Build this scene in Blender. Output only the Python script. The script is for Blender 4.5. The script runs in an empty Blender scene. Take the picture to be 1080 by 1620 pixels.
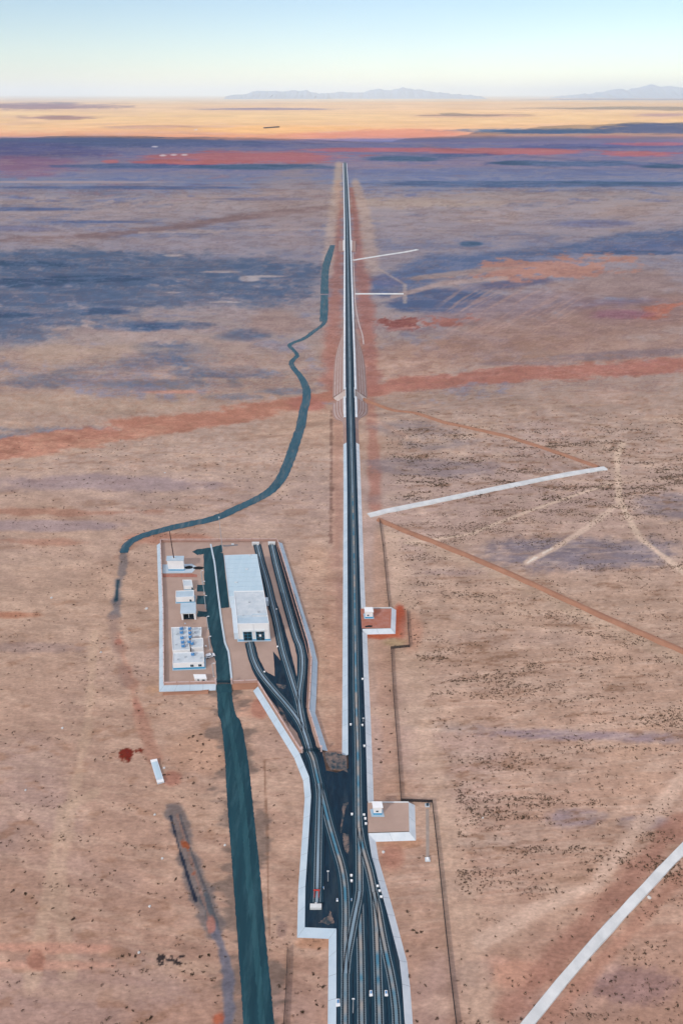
import bpy, math, random
import numpy as np
from mathutils import Vector
from mathutils.geometry import tessellate_polygon
R = math.radians
random.seed(7)
SC = bpy.context.scene
COL = SC.collection
# ------------------------------------------------------------------ camera
F, CAMH, HZ = 1080.0, 238.0, 148.3
PIT = math.atan((810.0 - HZ) / F)
cp, sp = math.cos(PIT), math.sin(PIT)
cam_d = bpy.data.cameras.new('camera')
cam = bpy.data.objects.new('camera', cam_d)
COL.objects.link(cam)
cam.location = (0, 0, CAMH)
cam.rotation_euler = (R(90) - PIT, 0, 0)
cam_d.sensor_fit = 'VERTICAL'
cam_d.sensor_height = 36.0
cam_d.sensor_width = 24.0
cam_d.lens = 36.0 * F / 1620.0
cam_d.clip_start = 1.0
cam_d.clip_end = 400000.0
SC.camera = cam
# ------------------------------------------------------------------ light
SUN_EL, SUN_H = R(34), Vector((-0.66, -0.75))          # direction towards the sun, on plan
world = bpy.data.worlds.new('World')
SC.world = world
world.use_nodes = True
nt = world.node_tree
nt.nodes.clear()
sky = nt.nodes.new('ShaderNodeTexSky')
sky.sky_type = 'NISHITA'
sky.sun_disc = False
sky.sun_elevation = SUN_EL
sky.sun_rotation = math.atan2(SUN_H.x, SUN_H.y)
sky.altitude = 1200
sky.air_density = 1.0
sky.dust_density = 0.5
sky.ozone_density = 2.0
bg = nt.nodes.new('ShaderNodeBackground')
bg.inputs['Strength'].default_value = 0.078
wo = nt.nodes.new('ShaderNodeOutputWorld')
nt.links.new(sky.outputs[0], bg.inputs[0])
nt.links.new(bg.outputs[0], wo.inputs[0])
sun_d = bpy.data.lights.new('sun', 'SUN')
sun_d.energy = 4.2
sun_d.angle = R(0.5)
sun_d.color = (1.0, 0.94, 0.87)
sun = bpy.data.objects.new('sun', sun_d)
COL.objects.link(sun)
S_DIR = Vector((SUN_H.x * math.cos(SUN_EL), SUN_H.y * math.cos(SUN_EL), math.sin(SUN_EL)))
sun.rotation_euler = S_DIR.to_track_quat('Z', 'Y').to_euler()
SC.view_settings.view_transform = 'Standard'
SC.view_settings.look = 'None'
SC.view_settings.exposure = 0.75
SC.view_settings.gamma = 1.0
SC.cycles.use_denoising = True
SC.cycles.transparent_max_bounces = 16
SC.cycles.max_bounces = 8
SC.cycles.volume_bounces = 2
SC.cycles.sample_clamp_indirect = 4.0


# ------------------------------------------------------------------ survey helpers
def ray(px, py):
    dx, dy = (px - 540.0) / F, (810.0 - py) / F
    return dx, cp + dy * sp, -sp + dy * cp


def at(px, py, z=0.0):
    x, y, d = ray(px, py)
    t = (z - CAMH) / d
    return Vector((x * t, y * t, z))


def proj(X, Y, Z):
    f = Y * cp - (Z - CAMH) * sp
    u = Y * sp + (Z - CAMH) * cp
    return 540.0 + F * X / f, 810.0 - F * u / f


def sstep(a, b, x):
    t = np.clip((x - a) / (b - a), 0, 1)
    return t * t * (3 - 2 * t)


def hsh(ix, iy, seed):
    n = (ix.astype(np.int64) * 374761393 + iy.astype(np.int64) * 668265263 + seed * 974634777) & 0x7fffffff
    n = ((n ^ (n >> 13)) * 1274126177) & 0x7fffffff
    n = (n ^ (n >> 16)) & 0xffffff
    return n / float(0xffffff)


def vn(x, y, seed=0):
    x = np.asarray(x, float); y = np.asarray(y, float)
    ix, iy = np.floor(x), np.floor(y)
    fx, fy = x - ix, y - iy
    fx = fx * fx * (3 - 2 * fx); fy = fy * fy * (3 - 2 * fy)
    a, b = hsh(ix, iy, seed), hsh(ix + 1, iy, seed)
    c, d = hsh(ix, iy + 1, seed), hsh(ix + 1, iy + 1, seed)
    return (a * (1 - fx) + b * fx) * (1 - fy) + (c * (1 - fx) + d * fx) * fy


def fbm(x, y, seed=0, octs=4, g=0.5):
    s, a, t = 0, 1.0, 0
    for k in range(octs):
        s = s + a * (vn(x, y, seed + k * 17) - 0.5) * 2
        t += a
        a *= g; x = x * 2.03 + 11.3; y = y * 2.03 + 5.7
    return s / t * 1.6


# red wash that the railway bridges: centre line Y as a function of X
_w = [at(px, py) for px, py in ((-500, 770), (0, 716), (200, 690), (400, 657), (500, 634), (556, 622), (640, 614), (800, 600), (1080, 583), (1600, 560))]
WX = np.array([p.x for p in _w]); WY = np.array([p.y for p in _w])


def gh(X, Y):
    X = np.asarray(X, float); Y = np.asarray(Y, float)
    d = Y - np.interp(X, WX, WY)
    side = sstep(30, 260, np.abs(X - 8))
    sig = np.where(d > 0, 168 - 118 * side, 52.0 - 20 * side)
    depth = 6.5 - 3.5 * side
    z = -depth * np.exp(-np.abs(d / sig) ** (6 - 3.5 * side))
    k = sstep(60, 300, np.abs(X - 10)) * sstep(620, 900, Y)
    z = z + k * 5.0 * fbm(X / 260, Y / 200, 3, 4)
    k2 = sstep(400, 1500, np.abs(X)) * sstep(2500, 6000, Y)
    z = z + k2 * 14.0 * fbm(X / 1500, Y / 900, 9, 4)
    return z


def atg(px, py, dz=0.0):
    z = 0.0
    for _ in range(8):
        p = at(px, py, z + dz)
        z = float(gh(p.x, p.y))
    return Vector((p.x, p.y, z + dz))


# ------------------------------------------------------------------ materials
def lin(c):
    c = np.asarray(c, float) / 255.0
    return np.where(c <= 0.04045, c / 12.92, ((c + 0.055) / 1.055) ** 2.4)


MATS = {}


def mat(name, col, col2=None, scale=1.0, rough=0.85, detail=4, bump=0.0, metallic=0.0, stretch=(1, 1, 1), contrast=0.25, spec=0.3):
    if name in MATS:
        return MATS[name]
    m = bpy.data.materials.new(name)
    m.use_nodes = True
    n, l = m.node_tree.nodes, m.node_tree.links
    b = n['Principled BSDF']
    b.inputs['Roughness'].default_value = rough
    b.inputs['Metallic'].default_value = metallic
    b.inputs['Specular IOR Level'].default_value = spec
    if col2 is None:
        col2 = tuple(c * 0.72 for c in col)
    tc = n.new('ShaderNodeNewGeometry')
    mp = n.new('ShaderNodeMapping')
    mp.inputs['Scale'].default_value = stretch
    l.new(tc.outputs['Position'], mp.inputs['Vector'])
    nz = n.new('ShaderNodeTexNoise')
    nz.inputs['Scale'].default_value = scale
    nz.inputs['Detail'].default_value = detail
    nz.inputs['Roughness'].default_value = 0.65
    l.new(mp.outputs[0], nz.inputs['Vector'])
    cr = n.new('ShaderNodeValToRGB')
    cr.color_ramp.elements[0].position = 0.5 - contrast
    cr.color_ramp.elements[1].position = 0.5 + contrast
    cr.color_ramp.elements[0].color = (*col2, 1)
    cr.color_ramp.elements[1].color = (*col, 1)
    l.new(nz.outputs['Fac'], cr.inputs[0])
    l.new(cr.outputs[0], b.inputs['Base Color'])
    if bump:
        bp = n.new('ShaderNodeBump')
        bp.inputs['Strength'].default_value = bump
        bp.inputs['Distance'].default_value = 0.15
        nz2 = n.new('ShaderNodeTexNoise')
        nz2.inputs['Scale'].default_value = scale * 4
        l.new(mp.outputs[0], nz2.inputs['Vector'])
        l.new(nz2.outputs['Fac'], bp.inputs['Height'])
        l.new(bp.outputs[0], b.inputs['Normal'])
    MATS[name] = m
    return m


m_ballast = mat('ballast', (0.005, 0.030, 0.056), (0.001, 0.010, 0.024), 0.25, 0.95, 8, 0.5, contrast=0.2, stretch=(1.5, 0.6, 1))
m_ballast2 = mat('ballast_shoulder', (0.012, 0.045, 0.070), (0.004, 0.024, 0.044), 0.5, 0.95, 8, 0.5, contrast=0.2, stretch=(2, 0.25, 1))
m_infill = mat('track_infill', (0.33, 0.30, 0.27), (0.07, 0.20, 0.28), 0.05, 0.95, 2, 0.3, stretch=(0.8, 2.2, 1), contrast=0.10)
m_infill2 = mat('track_infill_plain', (0.26, 0.34, 0.40), (0.14, 0.22, 0.27), 0.08, 0.95, 3, 0.3, stretch=(1, 0.6, 1), contrast=0.15)
m_sleeper = mat('sleeper_concrete', (0.26, 0.32, 0.35), (0.14, 0.20, 0.23), 1.2)
m_sleeper_d = mat('sleeper_dusty', (0.13, 0.18, 0.21), (0.08, 0.12, 0.15), 1.2)
m_rail = mat('rail_steel', (0.004, 0.010, 0.018), (0.010, 0.012, 0.016), 0.8, 0.5)
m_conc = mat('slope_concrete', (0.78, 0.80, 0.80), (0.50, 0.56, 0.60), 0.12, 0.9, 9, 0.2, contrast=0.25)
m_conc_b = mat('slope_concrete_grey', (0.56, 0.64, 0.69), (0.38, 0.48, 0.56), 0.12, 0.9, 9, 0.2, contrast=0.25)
m_joint = mat('joint_filler', (0.30, 0.34, 0.37), None, 1.0)
m_rib = mat('slope_rib', (0.56, 0.47, 0.45), (0.38, 0.27, 0.24), 0.12)
m_redsoil = mat('embankment_soil', (0.37, 0.24, 0.20), (0.29, 0.18, 0.15), 0.08, 0.95, 8, 0.3)
m_conc_w = mat('dike_concrete', (0.80, 0.79, 0.76), (0.48, 0.49, 0.48), 0.15, 0.9, 9, 0.2, contrast=0.3)
m_padsoil = mat('compound_soil', (0.49, 0.345, 0.275), (0.36, 0.245, 0.195), 0.09, 0.95, 10, 0.3, contrast=0.28)
m_dust = mat('dusty_ballast', (0.22, 0.155, 0.13), (0.02, 0.045, 0.06), 0.5, 0.95, 8, 0.3, contrast=0.12)
m_redpad = mat('red_pad_soil', (0.42, 0.20, 0.155), (0.36, 0.11, 0.06), 0.35, 0.95, 6, 0.3, contrast=0.2)
m_asph = mat('asphalt', (0.008, 0.058, 0.078), (0.003, 0.030, 0.046), 0.14, 0.85, 9, 0.2, stretch=(2.5, 0.3, 1), contrast=0.25)
m_asph_l = mat('asphalt_worn', (0.022, 0.095, 0.115), (0.005, 0.040, 0.056), 0.35, 0.85, 9, 0.1, stretch=(2.0, 0.12, 1), contrast=0.22)
m_track = mat('dirt_road', (0.050, 0.125, 0.165), (0.014, 0.062, 0.092), 0.16, 0.95, 9, 0.3, stretch=(1.6, 0.3, 1), contrast=0.25)
m_track_l = mat('dirt_road_dust', (0.22, 0.20, 0.20), (0.06, 0.11, 0.14), 0.12, 0.95, 9, 0.3, contrast=0.2)
m_white = mat('white_render', (0.88, 0.87, 0.85), (0.80, 0.80, 0.79), 0.4, 0.8, 6)
m_sidew = mat('pale_render', (0.62, 0.70, 0.76), (0.54, 0.62, 0.68), 0.4, 0.8, 6)
m_roof = mat('roof_membrane', (0.52, 0.61, 0.67), (0.38, 0.49, 0.56), 0.15, 0.8, 8, contrast=0.2)
m_roof2 = mat('roof_concrete', (0.64, 0.67, 0.68), (0.46, 0.52, 0.55), 0.25, 0.85, 8, contrast=0.2)
m_sheet = mat('roof_sheet', (0.54, 0.66, 0.71), (0.43, 0.57, 0.64), 0.10, 0.55, 6, stretch=(3, 0.3, 1), contrast=0.25)
m_blue = mat('blue_band', (0.05, 0.36, 0.58), (0.04, 0.28, 0.48), 0.5, 0.7)
m_dark = mat('dark_glass', (0.01, 0.05, 0.075), (0.004, 0.02, 0.035), 0.8, 0.2, spec=0.6)
m_frame = mat('window_frame', (0.55, 0.62, 0.66), None, 1.0, 0.5)
m_steel = mat('galvanised_steel', (0.55, 0.58, 0.60), (0.42, 0.45, 0.47), 1.0, 0.45, metallic=0.3)
m_dsteel = mat('dark_steel', (0.05, 0.022, 0.02), (0.03, 0.015, 0.015), 1.0, 0.6)
m_wallp = mat('wall_pink', (0.52, 0.33, 0.27), (0.40, 0.24, 0.19), 0.25, 0.9, 8, stretch=(1, 1, 0.4))
m_wallc = mat('wall_coping', (0.66, 0.50, 0.46), (0.52, 0.38, 0.34), 0.5, 0.9)
m_fence = mat('fence_wire', (0.035, 0.028, 0.028), None, 1.0, 0.7)
m_bluemach = mat('fan_casing', (0.06, 0.22, 0.48), (0.10, 0.30, 0.55), 1.0, 0.5)
m_red = mat('red_paint', (0.62, 0.05, 0.03), (0.5, 0.04, 0.03), 1.0, 0.5)
m_wood = mat('scrub_twigs', (0.150, 0.095, 0.060), (0.075, 0.055, 0.032), 0.08, 0.95)
m_rock = mat('pale_rock', (0.70, 0.68, 0.64), (0.5, 0.48, 0.46), 1.0, 0.9)
m_car = mat('car_paint', (0.80, 0.80, 0.80), (0.76, 0.76, 0.76), 1.0, 0.25, spec=0.6)
m_tyre = mat('tyre_rubber', (0.02, 0.02, 0.02), None, 1.0, 0.9)
m_kerb = mat('kerb_concrete', (0.58, 0.66, 0.70), (0.45, 0.54, 0.60), 0.5, 0.9)
m_mount = mat('mountain_haze_blue', (0.14, 0.22, 0.34), (0.09, 0.16, 0.28), 0.0006, 0.95, 6)  # distance haze is painted in: rock colour pushed to a lighter blue
m_berm = mat('berm_soil', (0.40, 0.20, 0.125), (0.28, 0.135, 0.085), 0.12, 0.95, 8, 0.3)
m_lamp = mat('lamp_head', (0.75, 0.77, 0.78), None, 1.0, 0.5)


# ------------------------------------------------------------------ mesh helpers
class MB:
    def __init__(self):
        self.v, self.f = [], []

    def add(self, vs, fs):
        b = len(self.v)
        self.v += [tuple(p) for p in vs]
        self.f += [tuple(b + i for i in f) for f in fs]

    def box(self, fr, u0, u1, v0, v1, w0, w1):
        P = [fr(u, v, w) for w in (w0, w1) for (u, v) in ((u0, v0), (u1, v0), (u1, v1), (u0, v1))]
        self.add(P, [(3, 2, 1, 0), (4, 5, 6, 7), (0, 1, 5, 4), (1, 2, 6, 5), (2, 3, 7, 6), (3, 0, 4, 7)])

    def tube(self, a, b, r0, r1=None, n=6):
        a, b = Vector(a), Vector(b)
        r1 = r0 if r1 is None else r1
        d = (b - a).normalized()
        s = d.orthogonal().normalized(); t = d.cross(s)
        vs = []
        for p, r in ((a, r0), (b, r1)):
            for k in range(n):
                an = 2 * math.pi * k / n
                vs.append(p + s * (r * math.cos(an)) + t * (r * math.sin(an)))
        fs = [(k, (k + 1) % n, n + (k + 1) % n, n + k) for k in range(n)]
        fs += [tuple(range(n - 1, -1, -1)), tuple(range(n, 2 * n))]
        self.add(vs, fs)

    def poly(self, pts):
        pts = [Vector(p) for p in pts]
        tris = tessellate_polygon([[Vector((p.x, p.y, 0)) for p in pts]])
        self.add(pts, [tuple(t) for t in tris])

    def slab(self, pts, th):
        pts = [Vector(p) for p in pts]
        n = len(pts)
        tris = tessellate_polygon([[Vector((p.x, p.y, 0)) for p in pts]])
        low = [p - Vector((0, 0, th)) for p in pts]
        self.add(pts + low, [tuple(t) for t in tris] + [tuple(reversed([i + n for i in t])) for t in tris] + [(i, (i + 1) % n, n + (i + 1) % n, n + i) for i in range(n)])

    def strip(self, A, B):
        n = len(A)
        self.add(list(A) + list(B), [(i, i + 1, n + i + 1, n + i) for i in range(n - 1)])

    def extr(self, rows):                       # rows: list of cross-sections of equal length
        m = len(rows[0])
        self.add([p for r in rows for p in r], [(i * m + j, i * m + j + 1, (i + 1) * m + j + 1, (i + 1) * m + j) for i in range(len(rows) - 1) for j in range(m - 1)] + [tuple(range(m)), tuple((len(rows) - 1) * m + j for j in range(m - 1, -1, -1))])

    def build(self, name, m, parent=None, org=None):
        me = bpy.data.meshes.new(name)
        o0 = Vector(parent['_o']) if parent is not None and '_o' in parent else (Vector(org) if org is not None else Vector((0, 0, 0)))
        me.from_pydata([tuple(Vector(p) - o0) for p in self.v], [], self.f)
        me.materials.append(m)
        me.update()
        o = bpy.data.objects.new(name, me)
        COL.objects.link(o)
        if parent is not None:
            o.parent = parent
            if '_o' in parent:
                o['_o'] = (0.0, 0.0, 0.0) if False else tuple(o0)
        elif org is not None:
            o.location = org
            o['_o'] = tuple(o0)
        return o


def frame(A, e1=(1, 0, 0), e2=(0, 1, 0)):
    A, e1, e2 = Vector(A), Vector(e1), Vector(e2)
    return lambda u, v, w: A + e1 * u + e2 * v + Vector((0, 0, w))


def tag(o, label=None, cat=None, group=None, kind=None):
    if label: o['label'] = label
    if cat: o['category'] = cat
    if group: o['group'] = group
    if kind: o['kind'] = kind
    return o


def thing(name, loc, label, cat, group=None):
    o = bpy.data.objects.new(name, None)
    COL.objects.link(o)
    o.location = loc
    o.empty_display_size = 1
    o['_o'] = tuple(loc)
    return tag(o, label, cat, group)


def copy_thing(root, loc, label=None, group=None, rz=0.0, sc=1.0):
    def cpy(o, parent):
        c = o.copy()
        COL.objects.link(c)
        if parent is not None:
            c.parent = parent
        for ch in list(o.children):
            cpy(ch, c)
        return c
    r = cpy(root, None)
    r.location = loc
    r.rotation_euler = (0, 0, rz)
    r.scale = (sc, sc, sc)
    if label: r['label'] = label
    if group: r['group'] = group
    return r


def dense(pts, step):
    out = []
    for a, b in zip(pts[:-1], pts[1:]):
        n = max(1, int((b - a).length / step))
        out += [a.lerp(b, k / n) for k in range(n)]
    return out + [pts[-1]]


def smooth(pts, sub=8):
    P = [pts[0] * 2 - pts[1]] + list(pts) + [pts[-1] * 2 - pts[-2]]
    out = []
    for i in range(1, len(P) - 2):
        a, b, c, d = P[i - 1], P[i], P[i + 1], P[i + 2]
        for k in range(sub):
            t = k / sub
            out.append(0.5 * ((2 * b) + (c - a) * t + (2 * a - 5 * b + 4 * c - d) * t * t + (3 * b - 3 * c + d - a) * t ** 3))
    return out + [pts[-1]]


def normals2(pts):
    N = []
    for i in range(len(pts)):
        a = pts[max(0, i - 1)]; b = pts[min(len(pts) - 1, i + 1)]
        d = b - a; d.z = 0; d.normalize()
        N.append(Vector((d.y, -d.x, 0)))        # right-hand side of travel
    return N


def miter(pts, w):                              # offset to the right; w scalar or list
    out = []
    n = len(pts)
    for i in range(n):
        ww = w[i] if hasattr(w, '__len__') else w
        ds = []
        if i > 0: ds.append((pts[i] - pts[i - 1]))
        if i < n - 1: ds.append((pts[i + 1] - pts[i]))
        ns = []
        for d in ds:
            d = Vector((d.x, d.y, 0)).normalized()
            ns.append(Vector((d.y, -d.x, 0)))
        if len(ns) == 2:
            m = (ns[0] + ns[1])
            if m.length < 1e-6: m = ns[0]
            m.normalize()
            k = 1.0 / max(0.4, m.dot(ns[0]))
            out.append(pts[i] + m * (ww * k))
        else:
            out.append(pts[i] + ns[0] * ww)
    return out


# ================================================================== GROUND
def ground_colour(X, Y, Z):
    px, py = proj(X, Y, Z)
    px = np.clip(px, -3000, 4000)
    az = X / np.maximum(Y, 40) * 900            # bearing and log-range noise: features grow with range
    lr = np.log(np.maximum(Y, 40)) * 260
    n1 = fbm(az / 90, lr / 22, 21, 5)
    n2 = fbm(az / 35, lr / 9, 55, 4)
    n3 = fbm(az / 300, lr / 60, 77, 3)
    nw = fbm(X / 60, Y / 22, 31, 5, 0.6)
    nf = fbm(X / 14, Y / 6, 41, 4, 0.6)
    n4 = fbm(az / 14, lr / 5.0, 83, 5, 0.65)        # ragged edges, gullies and rills
    n1 = n1 * 0.75 + n4 * 0.5
    n2 = n2 * 0.7 + n4 * 0.55
    nw = nw * 0.8 + n4 * 0.4
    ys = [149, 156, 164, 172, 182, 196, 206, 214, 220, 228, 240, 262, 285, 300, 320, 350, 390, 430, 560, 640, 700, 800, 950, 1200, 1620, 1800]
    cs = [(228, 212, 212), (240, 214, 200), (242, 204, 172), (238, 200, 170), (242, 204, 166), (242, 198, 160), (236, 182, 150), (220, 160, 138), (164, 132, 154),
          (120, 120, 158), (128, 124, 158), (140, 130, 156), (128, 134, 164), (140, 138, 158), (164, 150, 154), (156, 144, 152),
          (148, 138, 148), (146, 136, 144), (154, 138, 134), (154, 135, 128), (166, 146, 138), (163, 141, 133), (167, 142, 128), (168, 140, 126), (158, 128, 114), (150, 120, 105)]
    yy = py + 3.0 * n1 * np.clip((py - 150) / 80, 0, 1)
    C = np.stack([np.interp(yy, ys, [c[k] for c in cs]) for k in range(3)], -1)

    def lay(mask, col, a=1.0):
        nonlocal C
        m = (np.clip(mask, 0, 1) * a)[:, None]
        C = C * (1 - m) + np.array(col, float) * m

    def blob(cx, cy, rx, ry, col, a=1.0, soft=0.35, warp=0.5, ang=0.0, nz=None):
        c, s = math.cos(R(ang)), math.sin(R(ang))
        dx, dy = px - cx, py - cy
        r = np.sqrt(((dx * c + dy * s) / rx) ** 2 + ((-dx * s + dy * c) / ry) ** 2)
        lay(1 - sstep(1 - soft, 1 + soft, r + warp * (n1 if nz is None else nz)), col, a)

    def dist(pts, w=None):
        best = np.full(len(px), 1e9); ww = np.zeros(len(px))
        for i in range(len(pts) - 1):
            (x0, y0), (x1, y1) = pts[i][:2], pts[i + 1][:2]
            d = np.array([x1 - x0, y1 - y0]); L = d @ d
            t = np.clip(((px - x0) * d[0] + (py - y0) * d[1]) / L, 0, 1)
            q = np.hypot(px - x0 - t * d[0], py - y0 - t * d[1])
            k = q < best
            best = np.where(k, q, best)
            if w is not None:
                ww = np.where(k, w[i] + (w[i + 1] - w[i]) * t, ww)
        return best, ww

    def stroke(pts, w, col, a=1.0, soft=0.4, warp=0.3, nz=None):
        q, ww = dist(pts, w)
        r = q / ww
        lay(1 - sstep(1 - soft, 1 + soft, r + warp * (nw if nz is None else nz)), col, a)

    def wstroke(pts, w, col, a=1.0, soft=0.5, warp=0.3):   # width in metres
        P = [atg(*p) for p in pts]
        best = np.full(len(px), 1e9)
        for p, q in zip(P[:-1], P[1:]):
            d = np.array([q.x - p.x, q.y - p.y]); L = d @ d
            t = np.clip(((X - p.x) * d[0] + (Y - p.y) * d[1]) / L, 0, 1)
            best = np.minimum(best, np.hypot(X - p.x - t * d[0], Y - p.y - t * d[1]))
        r = best / (w / 2)
        lay(1 - sstep(1 - soft, 1 + soft, r + warp * nf), col, a)

    # broad tonal patches everywhere
    lay(sstep(0.1, 0.9, n3) * (py > 640), (158, 138, 136), 0.4)
    lay(sstep(0.2, 1.0, -n3) * (py > 640), (176, 146, 128), 0.5)
    lay(sstep(0.15, 0.8, n1) * (py > 300) * (py < 640), (104, 112, 142), 0.5)
    lay(sstep(0.15, 0.8, -n1) * (py > 300) * (py < 640), (172, 146, 138), 0.45)
    lay(sstep(0.2, 0.8, n2) * (py > 222) * (py < 320), (100, 110, 150), 0.55)
    lay(sstep(0.3, 0.9, -n2) * (py > 222) * (py < 320), (165, 135, 150), 0.5)
    lay(sstep(0.1, 0.9, n1) * (py <= 216), (212, 176, 168), 0.4)
    lay(sstep(0.1, 0.9, -n1) * (py <= 216), (250, 215, 180), 0.35)
    # far plain
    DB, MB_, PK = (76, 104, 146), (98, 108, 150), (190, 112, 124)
    blob(60, 168, 130, 5, (150, 122, 140), 0.75, nz=n2); blob(90, 186, 60, 3, (160, 130, 140), 0.7, nz=n2); blob(40, 179, 50, 2, (250, 215, 175), .7, nz=n2)
    blob(410, 172.5, 100, 1.8, (150, 135, 165), 0.8); blob(260, 201, 70, 3, (190, 150, 150), .6)  # first blob paints a cloud's shade into the ground colour
    blob(745, 183, 95, 3.0, (200, 160, 160), 0.5, warp=.3); blob(1050, 182, 60, 3, (180, 150, 160), .7)  # first blob: weak painted cloud shade, under the real cloud's shadow
    blob(1000, 157, 160, 1.2, (140, 135, 175), .7, warp=.2); blob(760, 163, 300, 2.4, (250, 205, 165), .7)
    blob(430, 205, 150, 6, (248, 192, 140), .7); blob(350, 218, 170, 4, (236, 160, 126), .6); blob(620, 212, 140, 7, (216, 140, 128), .7)
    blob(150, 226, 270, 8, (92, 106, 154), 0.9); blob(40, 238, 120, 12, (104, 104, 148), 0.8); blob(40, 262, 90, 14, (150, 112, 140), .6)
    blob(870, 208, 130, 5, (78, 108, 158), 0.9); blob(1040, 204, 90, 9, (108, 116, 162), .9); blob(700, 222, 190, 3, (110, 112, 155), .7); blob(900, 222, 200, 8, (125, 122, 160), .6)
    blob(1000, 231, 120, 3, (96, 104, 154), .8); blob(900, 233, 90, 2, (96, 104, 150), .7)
    blob(390, 249, 160, 8, PK, .85, nz=n2, warp=.5); blob(300, 257, 75, 4, (206, 100, 112), .9, nz=n2); blob(175, 256, 14, 3, (206, 110, 120), .8)
    blob(620, 237, 140, 3.5, (200, 110, 130), .9, warp=.3); blob(800, 240, 130, 5, PK, .9, nz=n2, warp=.4); blob(1010, 244, 60, 4, (198, 104, 120), .85, nz=n2); blob(1030, 228, 60, 2.5, (198, 110, 130), .7)
    blob(950, 216, 60, 3, (206, 130, 135), .6)
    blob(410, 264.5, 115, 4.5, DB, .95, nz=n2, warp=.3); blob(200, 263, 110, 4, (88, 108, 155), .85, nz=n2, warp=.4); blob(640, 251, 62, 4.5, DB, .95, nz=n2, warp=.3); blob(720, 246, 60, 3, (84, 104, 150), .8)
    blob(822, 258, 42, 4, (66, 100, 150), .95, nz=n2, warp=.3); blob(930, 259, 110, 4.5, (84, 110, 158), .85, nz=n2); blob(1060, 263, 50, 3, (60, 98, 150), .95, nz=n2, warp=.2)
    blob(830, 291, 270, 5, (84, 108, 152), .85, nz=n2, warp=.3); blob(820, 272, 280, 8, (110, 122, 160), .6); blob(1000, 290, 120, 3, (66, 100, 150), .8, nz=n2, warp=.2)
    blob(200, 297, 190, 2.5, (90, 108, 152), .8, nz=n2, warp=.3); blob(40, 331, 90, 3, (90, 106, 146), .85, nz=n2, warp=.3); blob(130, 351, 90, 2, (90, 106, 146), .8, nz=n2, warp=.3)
    blob(430, 315, 60, 2, (100, 108, 145), .8); blob(90, 288, 140, 2, (176, 155, 160), .7); blob(20, 361, 60, 5, (110, 112, 145), .6)
    blob(640, 322, 130, 8, (182, 160, 148), .6, nz=n2); blob(900, 310, 260, 7, (166, 150, 150), .6, nz=n2)
    stroke([(0, 379), (80, 375), (180, 371), (300, 356), (420, 340), (520, 328)], [4] * 6, (128, 104, 104), .7, .6, .9, nz=n2)
    stroke([(220, 368), (400, 365), (530, 362)], [2] * 3, (186, 165, 160), .6, .5, .9, nz=n2)
    # middle left: dark gravel plain
    for b in ((70, 408, 190, 12, .9), (230, 425, 260, 22, .85), (60, 440, 170, 24, .85), (400, 440, 110, 34, .7), (200, 468, 260, 20, .8), (70, 490, 130, 24, .85), (250, 515, 90, 7, .8), (0, 530, 80, 22, .8),
              (275, 562, 60, 16, .85), (392, 530, 38, 11, .8), (190, 575, 90, 14, .5), (350, 590, 90, 8, .7), (230, 608, 130, 9, .55), (90, 600, 70, 12, .5), (60, 685, 130, 9, .55), (370, 628, 40, 5, .45), (450, 619, 40, 5, .5)):
        blob(b[0], b[1], b[2], b[3], (86, 101, 128), b[4], .4, .65)
    for b in ((40, 418, 70, 4), (50, 448, 60, 6), (160, 440, 70, 5), (240, 518, 40, 6), (165, 492, 40, 5), (30, 498, 40, 4)):
        blob(b[0], b[1], b[2], b[3], (54, 84, 126), .85, .4, .6, nz=n2)
    lay(sstep(0.35, 0.9, n2) * (py > 395) * (py < 560) * (px < 500), (160, 142, 142), .45)
    for b in ((275, 404, 16, 2), (395, 441, 14, 4), (350, 430, 30, 1.5), (420, 437, 30, 1.5), (275, 463, 12, 1.5), (353, 478, 30, 1.5)):
        blob(b[0], b[1], b[2], b[3], (190, 172, 168), .7, .3, .3)
    blob(110, 560, 120, 16, (164, 142, 130), .7); blob(130, 640, 200, 16, (162, 142, 130), .6); blob(440, 510, 50, 18, (152, 128, 122), .7); blob(400, 560, 90, 22, (158, 138, 132), .7)
    blob(270, 620, 70, 3, (190, 140, 128), .7)
    blob(470, 330, 60, 60, (162, 142, 142), .5)
    # middle right
    stroke([(600, 455), (680, 425), (780, 412), (900, 395), (1080, 372)], [14, 20, 16, 12, 12], (88, 104, 138), .85, .4, .6, nz=n1)
    blob(1030, 392, 110, 10, (96, 106, 140), .7); blob(745, 386, 20, 5, (60, 92, 132), .95, .3, .2); blob(930, 354, 60, 6, (108, 112, 145), .7); blob(1000, 400, 80, 3, (66, 88, 128), .8, nz=n2)
    blob(700, 475, 78, 18, (80, 96, 130), .9, .3, .45, -5); blob(800, 450, 80, 7, (96, 96, 122), .8, .3, .4, -6); blob(610, 444, 30, 8, (105, 106, 134), .8)
    blob(820, 485, 150, 22, (136, 118, 126), .7, .3, .4, -8, nz=n2); blob(1000, 490, 90, 20, (120, 104, 122), .8, .3, .4)
    blob(900, 520, 280, 30, (148, 118, 108), .75, .4, .4, -8); blob(980, 450, 90, 24, (150, 124, 118), .7)
    blob(868, 424, 105, 15, (186, 130, 114), .9, .3, .8, -4, nz=n2 + n4 * .4); blob(730, 432, 90, 5, (160, 138, 132), .8, .3, .4, -6)
    stroke([(620, 470), (700, 448), (800, 440)], [3, 4, 3], (176, 152, 146), .8, .5, .4, nz=n2)
    blob(628, 513, 33, 9, (146, 66, 60), .95, .25, 1.1, 0, nz=n4); blob(636, 520, 24, 2, (196, 130, 116), .8, .3, .4, -8)
    blob(706, 508, 40, 6, (172, 100, 88), .9, .3, 1.1, -4, nz=n4); blob(1036, 494, 28, 9, (206, 100, 74), .95, .3, .9, -15, nz=n4); blob(985, 497, 40, 7, (130, 92, 106), .8)
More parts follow.
